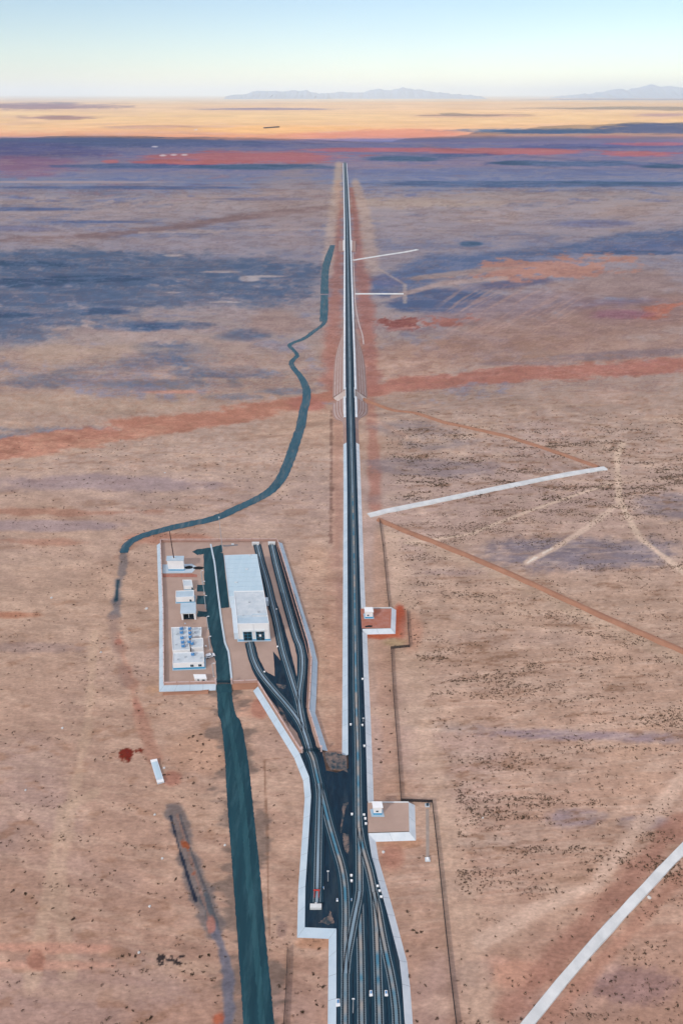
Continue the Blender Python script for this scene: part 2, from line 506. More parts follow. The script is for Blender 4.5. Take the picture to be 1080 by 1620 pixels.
    stroke([(560, 517), (700, 525), (800, 540)], [3, 5, 6], (140, 124, 128), .6, .5, .5, nz=n1)
    blob(640, 575, 70, 22, (176, 148, 136), .7, .5, .4); blob(800, 555, 280, 24, (150, 122, 112), .6)
    blob(980, 562, 130, 6, (118, 108, 116), .7, .4, .5, -3); blob(830, 575, 80, 4, (124, 112, 118), .6)
    # gullied texture on the mid-right slope
    lay(sstep(0.1, 0.7, fbm((px + py * 1.6) / 6, (py - px * .1) / 26, 91, 3)) * sstep(440, 470, py) * (1 - sstep(520, 545, py)) * sstep(680, 720, px) * (1 - sstep(900, 950, px)), (168, 138, 132), .6)
    # the red wash
    stroke([(-200, 722), (0, 712), (150, 690), (300, 666), (400, 650), (470, 640), (530, 626), (556, 620)], [21, 17, 14, 12, 11, 9, 8, 6], (182, 106, 84), .92, .3, .8)
    stroke([(556, 622), (620, 611), (700, 603), (850, 590), (1080, 576), (1400, 560)], [8, 10, 11, 11, 11, 11], (168, 102, 90), .85, .35, .8)
    lay(sstep(0.0, 0.5, fbm(X / 5, Y / 3, 98, 3, .7)) * (py > 560) * (py < 745), (150, 118, 104), .38)
    blob(490, 640, 30, 12, (176, 100, 90), .7)
    # disturbed red earth along the railway
    stroke([(534, 290), (536, 330), (533, 400), (530, 480), (526, 530), (524, 600)], [4, 6, 9, 10, 12, 16], (160, 108, 98), .8, .7, .7)
    stroke([(556, 300), (564, 360), (572, 430), (578, 500), (584, 560), (588, 610)], [4, 7, 10, 11, 12, 12], (158, 106, 98), .8, .7, .7)
    stroke([(536, 262), (532, 310), (524, 360), (518, 430)], [6, 8, 9, 8], (190, 166, 156), .75, .6, .4); stroke([(562, 290), (575, 330), (588, 420)], [6, 9, 12], (186, 160, 150), .75, .6, .4)
    stroke([(586, 640), (590, 700), (594, 800)], [9, 9, 10], (152, 108, 98), .7, .5, .5)
    stroke([(534, 640), (533, 700), (532, 860)], [9, 9, 9], (160, 126, 114), .7, .5, .4)
    wstroke([(524, 650), (524, 760), (523, 860)], 2.0, (110, 88, 82), .7, .5, 1.2)
    stroke([(600, 850), (604, 960), (612, 1100), (624, 1260)], [12, 12, 14, 16], (166, 134, 118), .6, .5, .4)
    stroke([(530, 880), (526, 1000), (530, 1180)], [12, 12, 14], (150, 112, 102), .45, .6, .4)
    stroke([(500, 880), (515, 1000), (530, 1170)], [22, 22, 20], (176, 142, 122), .5, .6, .3)
    # right-hand flats
    blob(930, 878, 190, 26, (116, 110, 120), .85, .3, .45, 0, nz=nw); blob(1060, 798, 70, 20, (124, 116, 124), .7, .3, .5, nz=nw); blob(680, 690, 90, 15, (134, 124, 128), .7, .3, .6, 8, nz=nw); blob(680, 740, 100, 12, (132, 122, 128), .7, .3, .6, 4, nz=nw)
    blob(640, 790, 60, 10, (140, 128, 130), .5, nz=nw); blob(720, 905, 70, 7, (150, 132, 132), .5, nz=nw)
    blob(920, 1163, 190, 10, (138, 124, 132), .8, .4, .5, 2, nz=nw); blob(700, 1150, 60, 8, (150, 136, 134), .6, nz=nw); blob(905, 1292, 45, 15, (138, 126, 134), .7, nz=nw); blob(1020, 1300, 40, 10, (140, 128, 134), .6, nz=nw)
    blob(830, 1010, 130, 12, (160, 138, 128), .6, nz=nw); blob(760, 1330, 60, 14, (160, 144, 136), .5, nz=nw)
    blob(1000, 1560, 70, 30, (136, 112, 112), .6, nz=nw); blob(820, 1540, 60, 20, (178, 128, 108), .6, nz=nw); blob(770, 1520, 30, 8, (190, 150, 136), .5, nz=nw); blob(750, 1540, 30, 20, (130, 114, 112), .5, nz=nw)
    blob(1010, 1440, 80, 40, (166, 128, 112), .5, nz=nw)
    # pale erosion streaks running with the slope of the flats
    st = 1 - np.abs(fbm((X + Y * .35) / 46, (Y - .10 * X) / 3.4, 95, 4, .55)) * 3.4
    lay(np.clip(st, 0, 1) * sstep(600, 660, py) * sstep(585, 640, px) * (1 - sstep(1380, 1560, py)), (186, 164, 152), .45)
    st = 1 - np.abs(fbm((X - Y * .25) / 40, (Y + .22 * X) / 4.0, 96, 4, .55)) * 3.4
    lay(np.clip(st, 0, 1) * sstep(640, 720, py) * (px < 530) * (1 - sstep(1500, 1620, py)), (188, 162, 146), .42)
    st = 1 - np.abs(fbm((X + Y * .3) / 30, (Y - .15 * X) / 2.6, 97, 4, .55)) * 4
    lay(np.clip(st, 0, 1) * sstep(600, 660, py), (134, 110, 100), .12)
    # brown scrubby dashes
    band = sstep(0.15, 0.7, fbm(X / 22, Y / 5.5, 61, 4, .6)) * sstep(590, 650, py) * (1 - sstep(1350, 1560, py)) * sstep(596, 640, px)
    lay(band, (144, 120, 106), .30)
    dash = sstep(0.05, 0.55, fbm((X + Y * .3) / 7, (Y - .12 * X) / 1.7, 66, 4, .65))
    b2 = sstep(-0.05, 0.45, fbm(X / 22, Y / 5.5, 61, 4, .6)) * sstep(590, 650, py) * (1 - .7 * sstep(1340, 1460, py)) * sstep(600, 650, px)
    lay(dash * b2 * (1 - np.exp(-((px - 930) / 170) ** 2 - ((py - 880) / 24) ** 2)), (116, 90, 74), .48)
    b3 = sstep(0.1, 0.5, fbm(X / 26, Y / 6, 62, 4, .6)) * sstep(700, 760, py) * (px < 520)
    lay(dash * b3, (126, 98, 80), .22)
    lay(sstep(0.3, 0.8, fbm(X / 26, Y / 6, 62, 4, .6)) * sstep(640, 700, py) * (1 - sstep(850, 950, py)) * (px < 520), (140, 112, 98), .45)
    lay(sstep(0.45, 0.9, fbm(X / 12, Y / 5, 63, 4, .6)) * (py > 950) * (px < 360), (138, 104, 84), .4)
    lay(sstep(0.3, 0.8, fbm(X / 40, Y / 18, 64, 4, .6)) * (py > 640), (186, 160, 144), .35)
    # left flats
    blob(170, 765, 160, 12, (142, 128, 136), .6, nz=nw); blob(70, 832, 110, 8, (146, 132, 140), .6, nz=nw); blob(60, 810, 170, 5, (156, 112, 96), .6, .4, .7, nz=nf); blob(80, 858, 60, 6, (158, 112, 96), .5, nz=nf)
    blob(20, 973, 45, 5, (188, 106, 70), .75, nz=nw); blob(60, 1025, 80, 8, (142, 124, 122), .5, nz=nw)
    blob(205, 1192, 14, 7, (142, 52, 30), .95, .2, 1.1, -20, nz=n4); blob(219, 1120, 5, 14, (172, 100, 82), .7, .5, .3, -25, nz=nw)
    wstroke([(186, 1004), (215, 1110), (232, 1160), (246, 1200)], 4.5, (160, 116, 100), .6, .7, .8)
    blob(187, 1015, 6, 5, (192, 84, 56), .9, nz=nw); blob(272, 1232, 14, 10, (184, 106, 84), .6, nz=nw)
    blob(300, 1090, 60, 8, (178, 132, 98), .6, nz=nw); blob(385, 1120, 30, 14, (190, 148, 130), .6, nz=nw); blob(412, 1122, 12, 14, (182, 104, 80), .7, nz=nw)
    blob(266, 852, 60, 8, (170, 112, 92), .6, nz=nw)
    # tracks of wheels
    wstroke([(110, 1540), (95, 1400), (115, 1260), (140, 1150), (150, 1000)], 4, (182, 156, 138), .55, .6, .6)
    wstroke([(50, 1560), (75, 1420), (100, 1280), (150, 1255)], 4, (184, 158, 140), .6, .6, .5)
    wstroke([(-20, 1498), (170, 1500)], 2.2, (196, 140, 120), .6, .7, .8); wstroke([(-20, 1526), (180, 1528)], 1.8, (192, 146, 128), .6, .7, .9)
    blob(58, 1520, 14, 16, (176, 98, 72), .7, nz=nw); blob(300, 1530, 60, 12, (172, 146, 130), .5, nz=nw); blob(130, 1570, 120, 12, (170, 142, 128), .6, nz=nw)
    blob(330, 1190, 60, 30, (176, 140, 120), .5, nz=nw)
    wstroke([(985, 700), (975, 720), (978, 790), (1010, 850), (1080, 905), (1150, 960)], 4.6, (188, 166, 152), .95, .4, .3)
    wstroke([(974, 800), (920, 840), (875, 868), (832, 890)], 4, (184, 162, 150), .95, .4, .3); wstroke([(872, 868), (859, 875)], 1.4, (206, 196, 190), .8, .4, .8); wstroke([(847, 882), (834, 890)], 1.4, (204, 196, 190), .8, .4, .8)
    wstroke([(965, 765), (860, 800), (780, 830), (745, 845), (640, 860)], 2.6, (188, 166, 152), .9, .4, .3)
    wstroke([(618, 850), (636, 960), (662, 1120), (690, 1262), (735, 1480), (770, 1620)], 12, (184, 158, 142), .6, .7, .4)
    wstroke([(1085, 1225), (1000, 1320), (940, 1400), (850, 1440), (760, 1490)], 5, (188, 162, 148), .8, .6, .4)
    wstroke([(1080, 1300), (960, 1430), (800, 1600)], 7, (150, 108, 94), .65, .6, .6); wstroke([(1090, 1370), (980, 1490), (860, 1620)], 4, (164, 118, 100), .6, .6, .6)
    wstroke([(650, 652), (800, 690), (950, 728), (985, 760)], 8, (172, 150, 138), .5, .7, .5); wstroke([(610, 840), (760, 895), (930, 975), (1080, 1045)], 10, (176, 154, 138), .5, .7, .5)
    wstroke([(552, 640), (580, 660), (640, 690)], 6, (172, 142, 130), .5, .7, .5)
    wstroke([(560, 336), (650, 336)], 8, (196, 178, 168), .7, .6, .4); wstroke([(570, 349), (610, 350)], 6, (192, 176, 166), .7, .6, .4); wstroke([(725, 349), (758, 349)], 9, (200, 184, 176), .8, .6, .3)
    wstroke([(590, 420), (640, 450), (640, 480)], 5, (178, 160, 152), .7, .6, .4)
    for b in ((245, 232, 5), (258, 246, 5), (275, 245, 5), (292, 245, 5), (310, 205, 2)):
        blob(b[0], b[1], b[2], 1.2, (222, 206, 216), .9, .3, .2)
    # red earth round the small pads
    blob(632, 985, 9, 24, (196, 78, 48), .95, .3, .4, 0, nz=nw); blob(604, 1004, 34, 6, (196, 84, 50), .95, .3, .4, -4, nz=nw); blob(650, 1000, 16, 26, (170, 124, 106), .6, .5, .3, nz=nw); blob(625, 1016, 16, 6, (146, 128, 100), .6, .4, .4, nz=nw)
    blob(630, 1332, 34, 9, (180, 120, 86), .8, .4, .4, nz=nw); blob(620, 1352, 16, 20, (170, 108, 88), .6, .5, .4, nz=nw); blob(500, 1492, 28, 8, (184, 124, 90), .7, .4, .4, nz=nw); blob(476, 1150, 12, 30, (176, 130, 110), .4, .4, .4, nz=nw)
    blob(446, 1470, 7, 12, (128, 108, 102), .6, .4, .4, nz=nw)
    wstroke([(456, 1198), (418, 1202), (422, 1300), (426, 1480)], .8, (128, 100, 84), .7, .5, .9)
    # loose dark gravel and disturbed soil along the asphalt
    wstroke([(355, 1100), (364, 1150), (379, 1262), (390, 1380), (400, 1490), (412, 1640)], 12, (116, 104, 98), .75, .35, 1.3)
    wstroke([(380, 803), (345, 818), (300, 829), (250, 841), (205, 860), (195, 880)], 7, (150, 118, 104), .5, .5, 1.0)
    # dark old track going south
    wstroke([(274, 1284), (290, 1330), (312, 1400), (338, 1468)], 6.2, (110, 104, 104), .85, .3, .6); wstroke([(270, 1292), (283, 1340), (300, 1395), (310, 1425)], .9, (52, 62, 72), .9, .5, .9); wstroke([(284, 1290), (304, 1350), (330, 1420), (346, 1470)], .8, (86, 88, 92), .8, .5, .9); wstroke([(322, 1420), (338, 1462)], 2.2, (84, 92, 98), .8, .5, .9)
    wstroke([(338, 1470), (352, 1500), (361, 1540), (362, 1600), (350, 1640)], 2.6, (104, 106, 118), .85, .5, .8)
    wstroke([(281, 1290), (305, 1370), (330, 1450)], 0.6, (150, 116, 104), .55, .6, 1.8); blob(292, 1338, 6, 7, (172, 76, 40), .9, .3, 1.0, nz=n4); blob(306, 1382, 4, 4, (160, 84, 60), .8, .3, 1.0, nz=n4); blob(334, 1462, 6, 12, (184, 120, 104), .7, nz=nw)
    blob(345, 1612, 9, 12, (192, 86, 54), .9, nz=nw, ang=25)
    wstroke([(195, 868), (196, 885), (193, 908)], 4.0, (120, 112, 112), .9, .5, .6); wstroke([(188, 918), (185, 950), (182, 975)], 5.0, (116, 110, 112), .9, .5, .6); wstroke([(187, 918), (184, 950)], 2.0, (44, 70, 82), .9, .5, .4)
    wstroke([(180, 978), (180, 1000), (190, 1040), (200, 1080)], 5.0, (144, 122, 114), .6, .6, .8)
    blob(266, 1519, 14, 7, (60, 60, 60), .9, .2, 1.6, nz=n4)
    # fine streak variation
    C = C * (1 + 0.050 * nw * (py > 560) + 0.045 * nf * (py > 620))[:, None]
    C = C * (1 + 0.05 * n2)[:, None]
    rid = 1 - np.abs(fbm(az / 26 + n1, lr / 11, 87, 5, 0.6)) * 3.2      # thin erosion rills
    lay(np.clip(rid, 0, 1) * (py > 290) * (py < 620), (112, 92, 96), .30)
    rid2 = 1 - np.abs(fbm(az / 40 - n1, lr / 9, 88, 5, 0.6)) * 3.6
    lay(np.clip(rid2, 0, 1) * (py > 225) * (py < 600), (184, 160, 156), .26)
    # pull the strongest reds back towards the dusty plain
    mean = C.mean(1, keepdims=True)
    sat = (C.max(1) - C.min(1)) / np.maximum(C.max(1), 1)
    kf = np.where(py > 222, np.clip(1 - 0.55 * np.clip(sat - .28, 0, 1) / .3, .6, 1), 1)[:, None]
    C = mean + (C - mean) * kf
    wm = sstep(420, 620, py)[:, None]
    C = C * (1 + wm * (np.array([1.10, 1.07, 1.035]) - 1))
    return np.clip(C, 5, 252), py


def build_ground():
    rows = list(np.arange(1900, 1640, -4)) + list(np.arange(1640, 620, -2.0)) + list(np.arange(620, 300, -1.3)) + list(np.arange(300, 149.9, -0.7))
    ys = np.array([at(540, r).y for r in rows])
    ys = np.concatenate([[-400, -150, 0], ys])
    cols = np.concatenate([np.arange(-320, -20, 6.0), np.arange(-20, 1100, 2.4), np.arange(1100, 1404, 6.0)])
    t = (cols - 540) / F
    t = np.concatenate([[-9, -5, -3, -2, -1.3], t, [1.3, 2, 3, 5, 9]])
    YY, TT = np.meshgrid(ys, t, indexing='ij')
    fd = np.maximum(YY * cp + CAMH * sp, 180.0)
    XX = TT * fd
    X, Y = XX.ravel(), YY.ravel()
    Z = gh(X, Y)
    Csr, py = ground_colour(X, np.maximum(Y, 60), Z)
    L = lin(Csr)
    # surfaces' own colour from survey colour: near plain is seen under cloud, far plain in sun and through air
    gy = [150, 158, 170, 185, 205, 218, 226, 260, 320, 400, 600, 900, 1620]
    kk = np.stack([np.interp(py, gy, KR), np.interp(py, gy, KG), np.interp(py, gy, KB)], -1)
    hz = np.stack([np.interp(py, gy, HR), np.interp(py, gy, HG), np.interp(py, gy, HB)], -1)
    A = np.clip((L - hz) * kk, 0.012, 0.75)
    n, m = XX.shape
    idx = np.arange(n * m).reshape(n, m)
    q = np.stack([idx[:-1, :-1], idx[:-1, 1:], idx[1:, 1:], idx[1:, :-1]], -1).reshape(-1, 4)
    me = bpy.data.meshes.new('ground')
    me.vertices.add(n * m)
    me.vertices.foreach_set('co', np.stack([X, Y, Z], -1).ravel())
    nf = len(q)
    me.loops.add(nf * 4); me.loops.foreach_set('vertex_index', q.ravel().astype(np.int32))
    me.polygons.add(nf)
    me.polygons.foreach_set('loop_start', np.arange(0, nf * 4, 4, dtype=np.int32))
    me.polygons.foreach_set('loop_total', np.full(nf, 4, dtype=np.int32))
    me.update(calc_edges=True)
    ca = me.color_attributes.new('soil', 'FLOAT_COLOR', 'POINT')
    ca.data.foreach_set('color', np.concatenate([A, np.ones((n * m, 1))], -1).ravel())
    me.polygons.foreach_set('use_smooth', np.ones(nf, dtype=bool))
    mt = bpy.data.materials.new('desert_soil')
    mt.use_nodes = True
    nn, l = mt.node_tree.nodes, mt.node_tree.links
    b = nn['Principled BSDF']; b.inputs['Roughness'].default_value = 0.95; b.inputs['Specular IOR Level'].default_value = 0.1
    a = nn.new('ShaderNodeAttribute'); a.attribute_name = 'soil'
    g = nn.new('ShaderNodeNewGeometry')
    mp = nn.new('ShaderNodeMapping'); mp.inputs['Scale'].default_value = (0.45, 1.0, 1.0)
    l.new(g.outputs['Position'], mp.inputs['Vector'])
    prev = a.outputs['Color']
    for sc, lo, hi in ((1.1, 0.78, 1.2), (0.3, 0.9, 1.1), (0.04, 0.96, 1.04)):
        nz = nn.new('ShaderNodeTexNoise'); nz.inputs['Scale'].default_value = sc; nz.inputs['Detail'].default_value = 6; nz.inputs['Roughness'].default_value = 0.65
        l.new(mp.outputs[0], nz.inputs['Vector'])
        mr = nn.new('ShaderNodeMapRange'); mr.inputs['From Min'].default_value = 0.3; mr.inputs['From Max'].default_value = 0.7
        mr.inputs['To Min'].default_value = lo; mr.inputs['To Max'].default_value = hi
        l.new(nz.outputs['Fac'], mr.inputs['Value'])
        vm = nn.new('ShaderNodeVectorMath'); vm.operation = 'SCALE'
        l.new(prev, vm.inputs[0]); l.new(mr.outputs[0], vm.inputs['Scale'])
        prev = vm.outputs[0]
    l.new(prev, b.inputs['Base Color'])
    bp = nn.new('ShaderNodeBump'); bp.inputs['Strength'].default_value = 0.25; bp.inputs['Distance'].default_value = 0.3
    nz = nn.new('ShaderNodeTexNoise'); nz.inputs['Scale'].default_value = 0.8; nz.inputs['Detail'].default_value = 8
    l.new(mp.outputs[0], nz.inputs['Vector']); l.new(nz.outputs['Fac'], bp.inputs['Height']); l.new(bp.outputs[0], b.inputs['Normal'])
    me.materials.append(mt)
    o = bpy.data.objects.new('ground', me); COL.objects.link(o)
    tag(o, kind='structure')


#      150   158   170   185   205   218   226   260   320   400   600   900   1620
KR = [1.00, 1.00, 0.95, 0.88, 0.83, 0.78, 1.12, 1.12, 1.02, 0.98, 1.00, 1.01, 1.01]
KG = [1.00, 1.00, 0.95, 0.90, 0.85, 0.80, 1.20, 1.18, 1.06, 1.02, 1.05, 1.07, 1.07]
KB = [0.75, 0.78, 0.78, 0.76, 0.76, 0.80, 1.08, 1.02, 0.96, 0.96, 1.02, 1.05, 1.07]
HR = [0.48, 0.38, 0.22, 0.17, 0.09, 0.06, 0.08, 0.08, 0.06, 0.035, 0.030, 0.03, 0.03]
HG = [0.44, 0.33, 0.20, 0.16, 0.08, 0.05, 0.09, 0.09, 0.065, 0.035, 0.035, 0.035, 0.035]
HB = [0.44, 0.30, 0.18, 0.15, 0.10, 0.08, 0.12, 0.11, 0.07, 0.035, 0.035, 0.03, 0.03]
build_ground()

# mountains on the horizon
def ridge(px0, px1, dist, prof, seed, label):
    m = MB()
    n = 150
    rows = []
    for i in range(n + 1):
        px = px0 + (px1 - px0) * i / n
        h = np.interp(px, [p[0] for p in prof], [p[1] for p in prof])
        h += (float(vn(px / 6.0, seed, 5)) - .5) * 2.2 + (float(vn(px / 2.0, seed, 6)) - .5) * 1.0
        h = max(h * .8 - 2.0, -4)
        X = (px - 540) / F * dist * cp
        top = CAMH + (h + 0.0) * 0.000674 * dist
        rows.append([Vector((X, dist - 2500, -30)), Vector((X + 200 * math.sin(i), dist - 900, top * .45 + 40 * math.sin(i * 1.7))), Vector((X, dist, top)), Vector((X, dist + 2500, -30))])
    m.extr(rows)
    o = m.build('mountain_range', m_mount)
    tag(o, kind='structure')
ridge(360, 520, 44000, [(360, -2), (392, 3), (400, 8), (425, 8.5), (445, 6.5), (462, 10), (470, 8), (484, 9), (497, 4), (520, 2)], 3, '')
ridge(500, 760, 47000, [(500, 1), (530, 5), (545, 6), (575, 5), (588, 10), (600, 12.5), (612, 9.5), (622, 11), (638, 14.5), (652, 11), (665, 11.5), (683, 6), (700, 4), (760, -2)], 8, '')
ridge(880, 1160, 52000, [(880, -2), (930, 3), (955, 7), (972, 12), (990, 10), (1005, 15), (1027, 21), (1042, 16), (1058, 17), (1080, 13), (1160, 2)], 14, '')

# ================================================================== EMBANKMENTS, YARD
H = 1.6
ML = [(543.4, 258), (544.5, 300), (545.6, 350), (546, 400), (546.2, 500), (546.3, 560), (546.6, 616)]        # left edge of the bed
MR = [(547.6, 258), (550.2, 300), (552.4, 350), (554, 400), (557, 500), (559, 560), (560.5, 616)]
SL = [(546.6, 627), (547.2, 660), (548, 700), (549, 780), (549.6, 930), (550, 1100), (550.5, 1194)]
SR = [(560.8, 627), (561.6, 660), (563, 700), (565.5, 780), (569.6, 930), (571, 962)]
SR2 = [(572.8, 1000), (574.3, 1050), (577.4, 1140), (579.3, 1200), (581, 1268)]
W = lambda L, z=H: [at(x, y, z) for x, y in L]


def slope(tops, m, name='embankment_slope', zt=H, grade=1.5, step=12.0):
    tops = dense(tops, step)
    w = [grade * (zt - float(gh(p.x, p.y))) + 0.3 for p in tops]
    out = miter(tops, w)
    low = [Vector((p.x, p.y, float(gh(p.x, p.y)) - 0.1)) for p in out]
    b = MB(); b.strip(tops, low)
    o = b.build(name, m)
    if m in (m_conc, m_conc_b) and tops[0].y < 700:
        j = MB()
        L_ = 0.0
        for p, q, a, c in zip(tops[:-1], tops[1:], low[:-1], low[1:]):
            n = max(1, int((q - p).length / 6.0))
            for k in range(n):
                u, v = p.lerp(q, k / n), a.lerp(c, k / n)
                e = (q - p).normalized() * .09
                u2, v2 = u + e, v + e
                d = Vector((0, 0, .02))
                j.add([u + d, u2 + d, v2 + d, v + d], [(0, 1, 2, 3)])
        tag(j.build('slope_joints', m_joint), kind='structure')
    return tag(o, kind='structure'), tops, low


# bed surfaces
bed = MB()
a, b_ = W(ML), W(MR)
bed.poly(a + b_[::-1])
bed.build('railway_bed', m_ballast)['kind'] = 'structure'
# north embankment: low slopes, then high ones by the wash
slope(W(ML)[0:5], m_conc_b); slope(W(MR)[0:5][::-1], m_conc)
lo_, t1, l1 = slope([Vector(p) for p in W(ML)[4:]], m_redsoil)
ro_, t2, l2 = slope([Vector(p) for p in W(MR)[4:]][::-1], m_redsoil)


def cone(c, a0, a1, rad, zlow, m, inner=0.0):
    b = MB(); n = 14; top = []; low = []
    for k in range(n + 1):
        an = R(a0 + (a1 - a0) * k / n)
        d = Vector((math.cos(an), math.sin(an), 0))
        q = c + d * rad
        top.append(c + d * inner); low.append(Vector((q.x, q.y, float(gh(q.x, q.y)) - .15)))
    b.strip(top, low)
    tag(b.build('abutment_cone', m), kind='structure')


m_cone = mat('cone_paving', (0.54, 0.45, 0.40), (0.42, 0.33, 0.29), 0.3)
cone(at(546.6, 616, H), 180, 275, 11.5, -6, m_cone)
cone(at(560.5, 616, H), -95, 0, 11.5, -6, m_cone)
cone(at(546.6, 627, H), 90, 180, 10.5, -6, m_redsoil)
cone(at(560.8, 627, H), 0, 90, 10.5, -6, m_redsoil)
# ribs laid along the high slopes
def ribs(tops, lows, fr, m, y0, y1):
    b = MB()
    for f in fr:
        A = [t.lerp(l, f) + Vector((0, 0, .12)) for t, l in zip(tops, lows) if y0 <= t.y <= y1]
        B = [t.lerp(l, f + .055) + Vector((0, 0, .12)) for t, l in zip(tops, lows) if y0 <= t.y <= y1]
        if len(A) > 1: b.strip(A, B)
    if b.v: tag(b.build('slope_paving', m), kind='structure')


Yd = at(550, 616).y
fr_ = [0, .2, .4, .6, .8]
ribs(t1, l1, fr_, m_rib, 0, Yd + 230); ribs(t2, l2, fr_, m_rib, 0, Yd + 230)
# white shoulder kerbs the length of the north line
kb = MB()
for L_, s in ((ML, -1), (MR, 1), (SL[:2], -1), (SR[:2], 1)):
    p = dense(W(L_, H + .05), 15)
    kb.strip(p, [q + Vector((s * 1.7, 0, 0)) for q in p])
    kb.strip([q + Vector((s * 1.7, 0, 0)) for q in p], [q + Vector((s * 2.1, 0, -.6)) for q in p])
tag(kb.build('embankment_shoulder', m_conc), kind='structure')

# south of the wash
YL = [(482, 1467), (483, 1402), (488, 1324), (492, 1258), (489, 1229), (474, 1192)]        # west side of yard, going north
bed = MB()
yard = W(SL[:-1]) + W([(550.5, 1194)]) + W([(551, 1215), (533, 1222), (516, 1219), (509, 1186), (478, 1190)]) + W(YL[::-1]) + W([(532, 1469), (532, 1500), (531.7, 1620), (531.6, 1750)])
east = W(SR + [(572, 964)] + SR2 + [(582, 1318), (588, 1358), (598, 1393), (613, 1447), (622, 1482), (631.7, 1520), (635.8, 1557), (640, 1620), (643, 1750)])
bed.poly(yard + east[::-1])
tag(bed.build('railway_bed', m_ballast), kind='structure')
o_, ts, ls = slope(W(SL[:3]), m_redsoil, step=5)
o_, ts2, ls2 = slope(W(SR[:3])[::-1], m_redsoil, step=5)
ribs(ts, ls, fr_, m_rib, Yd - 95, 1e9); ribs(ts2, ls2, fr_, m_rib, Yd - 95, 1e9)
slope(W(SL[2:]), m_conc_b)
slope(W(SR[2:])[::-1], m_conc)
slope(W(SR2)[::-1], m_conc)
slope(W([(482.5, 1467), (483, 1402), (488, 1324), (492, 1258), (489, 1229), (474, 1192), (408, 1086)][::1]), m_conc_b)if False else None
# slopes are laid with the outside on the right-hand side of travel


def slope_out(px, m, outside):                  # outside: a pixel known to lie outside
    t = W(px)
    q = at(*outside)
    nn_ = normals2(t)[0]
    mid = (t[0] + t[1]) / 2
    if (q - mid).dot(Vector(((t[1] - t[0]).y, -(t[1] - t[0]).x, 0))) < 0:
        t = t[::-1]
    return slope(t, m)


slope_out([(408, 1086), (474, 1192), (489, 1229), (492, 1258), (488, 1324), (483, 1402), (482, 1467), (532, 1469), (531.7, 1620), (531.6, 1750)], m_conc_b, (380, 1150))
slope_out([(582, 1318), (588, 1358), (598, 1393), (613, 1447), (622, 1482), (631.7, 1520), (635.8, 1557), (640, 1620), (643, 1750)], m_conc, (640, 1340))
# small relay pads
def pad(poly, strips, m_soil, out):
    b = MB(); b.poly(W(poly, H + .02)); tag(b.build('pad_surface', m_soil), kind='structure')
    slope_out(strips, m_conc, out)


pad([(570, 963), (619, 963), (617.8, 993.5), (572, 994)], [(619, 961), (617.8, 994), (572.5, 995)], m_redpad, (660, 980))
pad([(581, 1270), (646, 1270), (647, 1315), (582, 1317)], [(646, 1269), (647, 1316), (583, 1318)], m_padsoil, (700, 1290))
for pl in ([(571, 962.5), (619, 961.5)], [(582, 1269.5), (646, 1269.5)]):
    A, B = W(pl)
    e = (B - A).normalized(); f = frame(A, e, Vector((-e.y, e.x, 0)))
    b = MB(); b.box(f, 0, (B - A).length, -.2, .3, -1.7, .25)
    tag(b.build('retaining_wall', m_conc_w, org=A), 'low pale retaining wall on the north edge of the %s relay pad' % ('red soil' if pl[0][1] < 1000 else 'brown soil'), 'wall')

# compound pad
CP = [(254.5, 858), (259, 965), (260, 1084), (342, 1082), (367, 1081.5), (408, 1080), (408, 1086), (474, 1192), (482, 1200), (512, 1196), (509, 1186.5), (489.6, 1125), (491.4, 1098.5), (494, 1044), (488, 1017), (471.7, 963), (440, 857)]
b = MB(); b.poly(W(CP, H - 0.03)); tag(b.build('compound_ground', m_padsoil), kind='structure')
slope_out([(254.5, 858), (259, 965), (260, 1084), (342, 1082)], m_conc_b, (200, 950))
slope_out([(367, 1081.5), (408, 1080)], m_berm, (385, 1100))
slope_out([(440, 857), (471.7, 963), (488, 1017), (494, 1044), (491.4, 1098.5), (489.6, 1125), (509, 1186.5)], m_conc_b, (530, 1000))
slope_out([(254.5, 858), (440, 857)], m_berm, (350, 820))

# ballast fields and asphalt within the compound
def sheet(px, z, m, name):
    b = MB(); b.poly(W(px, z)); tag(b.build(name, m), kind='structure')


def wob(px, amp, seed, n=7):
    out = []
    r = random.Random(seed)
    for (x0, y0), (x1, y1) in zip(px, px[1:] + px[:1]):
        for k in range(n):
            t = k / n
            out.append((x0 + (x1 - x0) * t + r.uniform(-amp, amp), y0 + (y1 - y0) * t + r.uniform(-amp, amp) * .6))
    return out


sheet(wob([(322, 870), (333, 868), (339.6, 891), (345, 939), (350.7, 984), (356, 1017), (362, 1032), (365.5, 1080), (343, 1080), (341.5, 1047), (334, 1017), (328.5, 984), (323, 910)], .5, 1), H + .03, m_asph, 'yard_road')
sheet(wob([(337, 873), (353, 875), (363, 961), (349.5, 962), (341, 900)], .4, 2), H + .03, m_asph, 'yard_apron')
sheet(wob([(304, 873), (312, 869), (334, 866), (350, 862), (352, 867), (352, 874), (322, 876), (312, 878)], .7, 3, 4), H + .01, m_asph, 'yard_apron')
for q in ([(312, 925), (326, 925), (327, 936), (312, 936)], [(312, 942), (328, 942), (328, 956), (311, 956)], [(313, 966), (331, 968), (332, 976), (312, 976)]):
    sheet(wob(q, .5, 5, 4), H + .01, m_asph, 'hut_shade_patch')  # dark sheets painting the shade cast east of the small buildings
sheet(wob([(352, 862.5), (376, 861), (377, 863), (354, 865)], .3, 31, 4), H + .02, m_track_l, 'yard_apron')
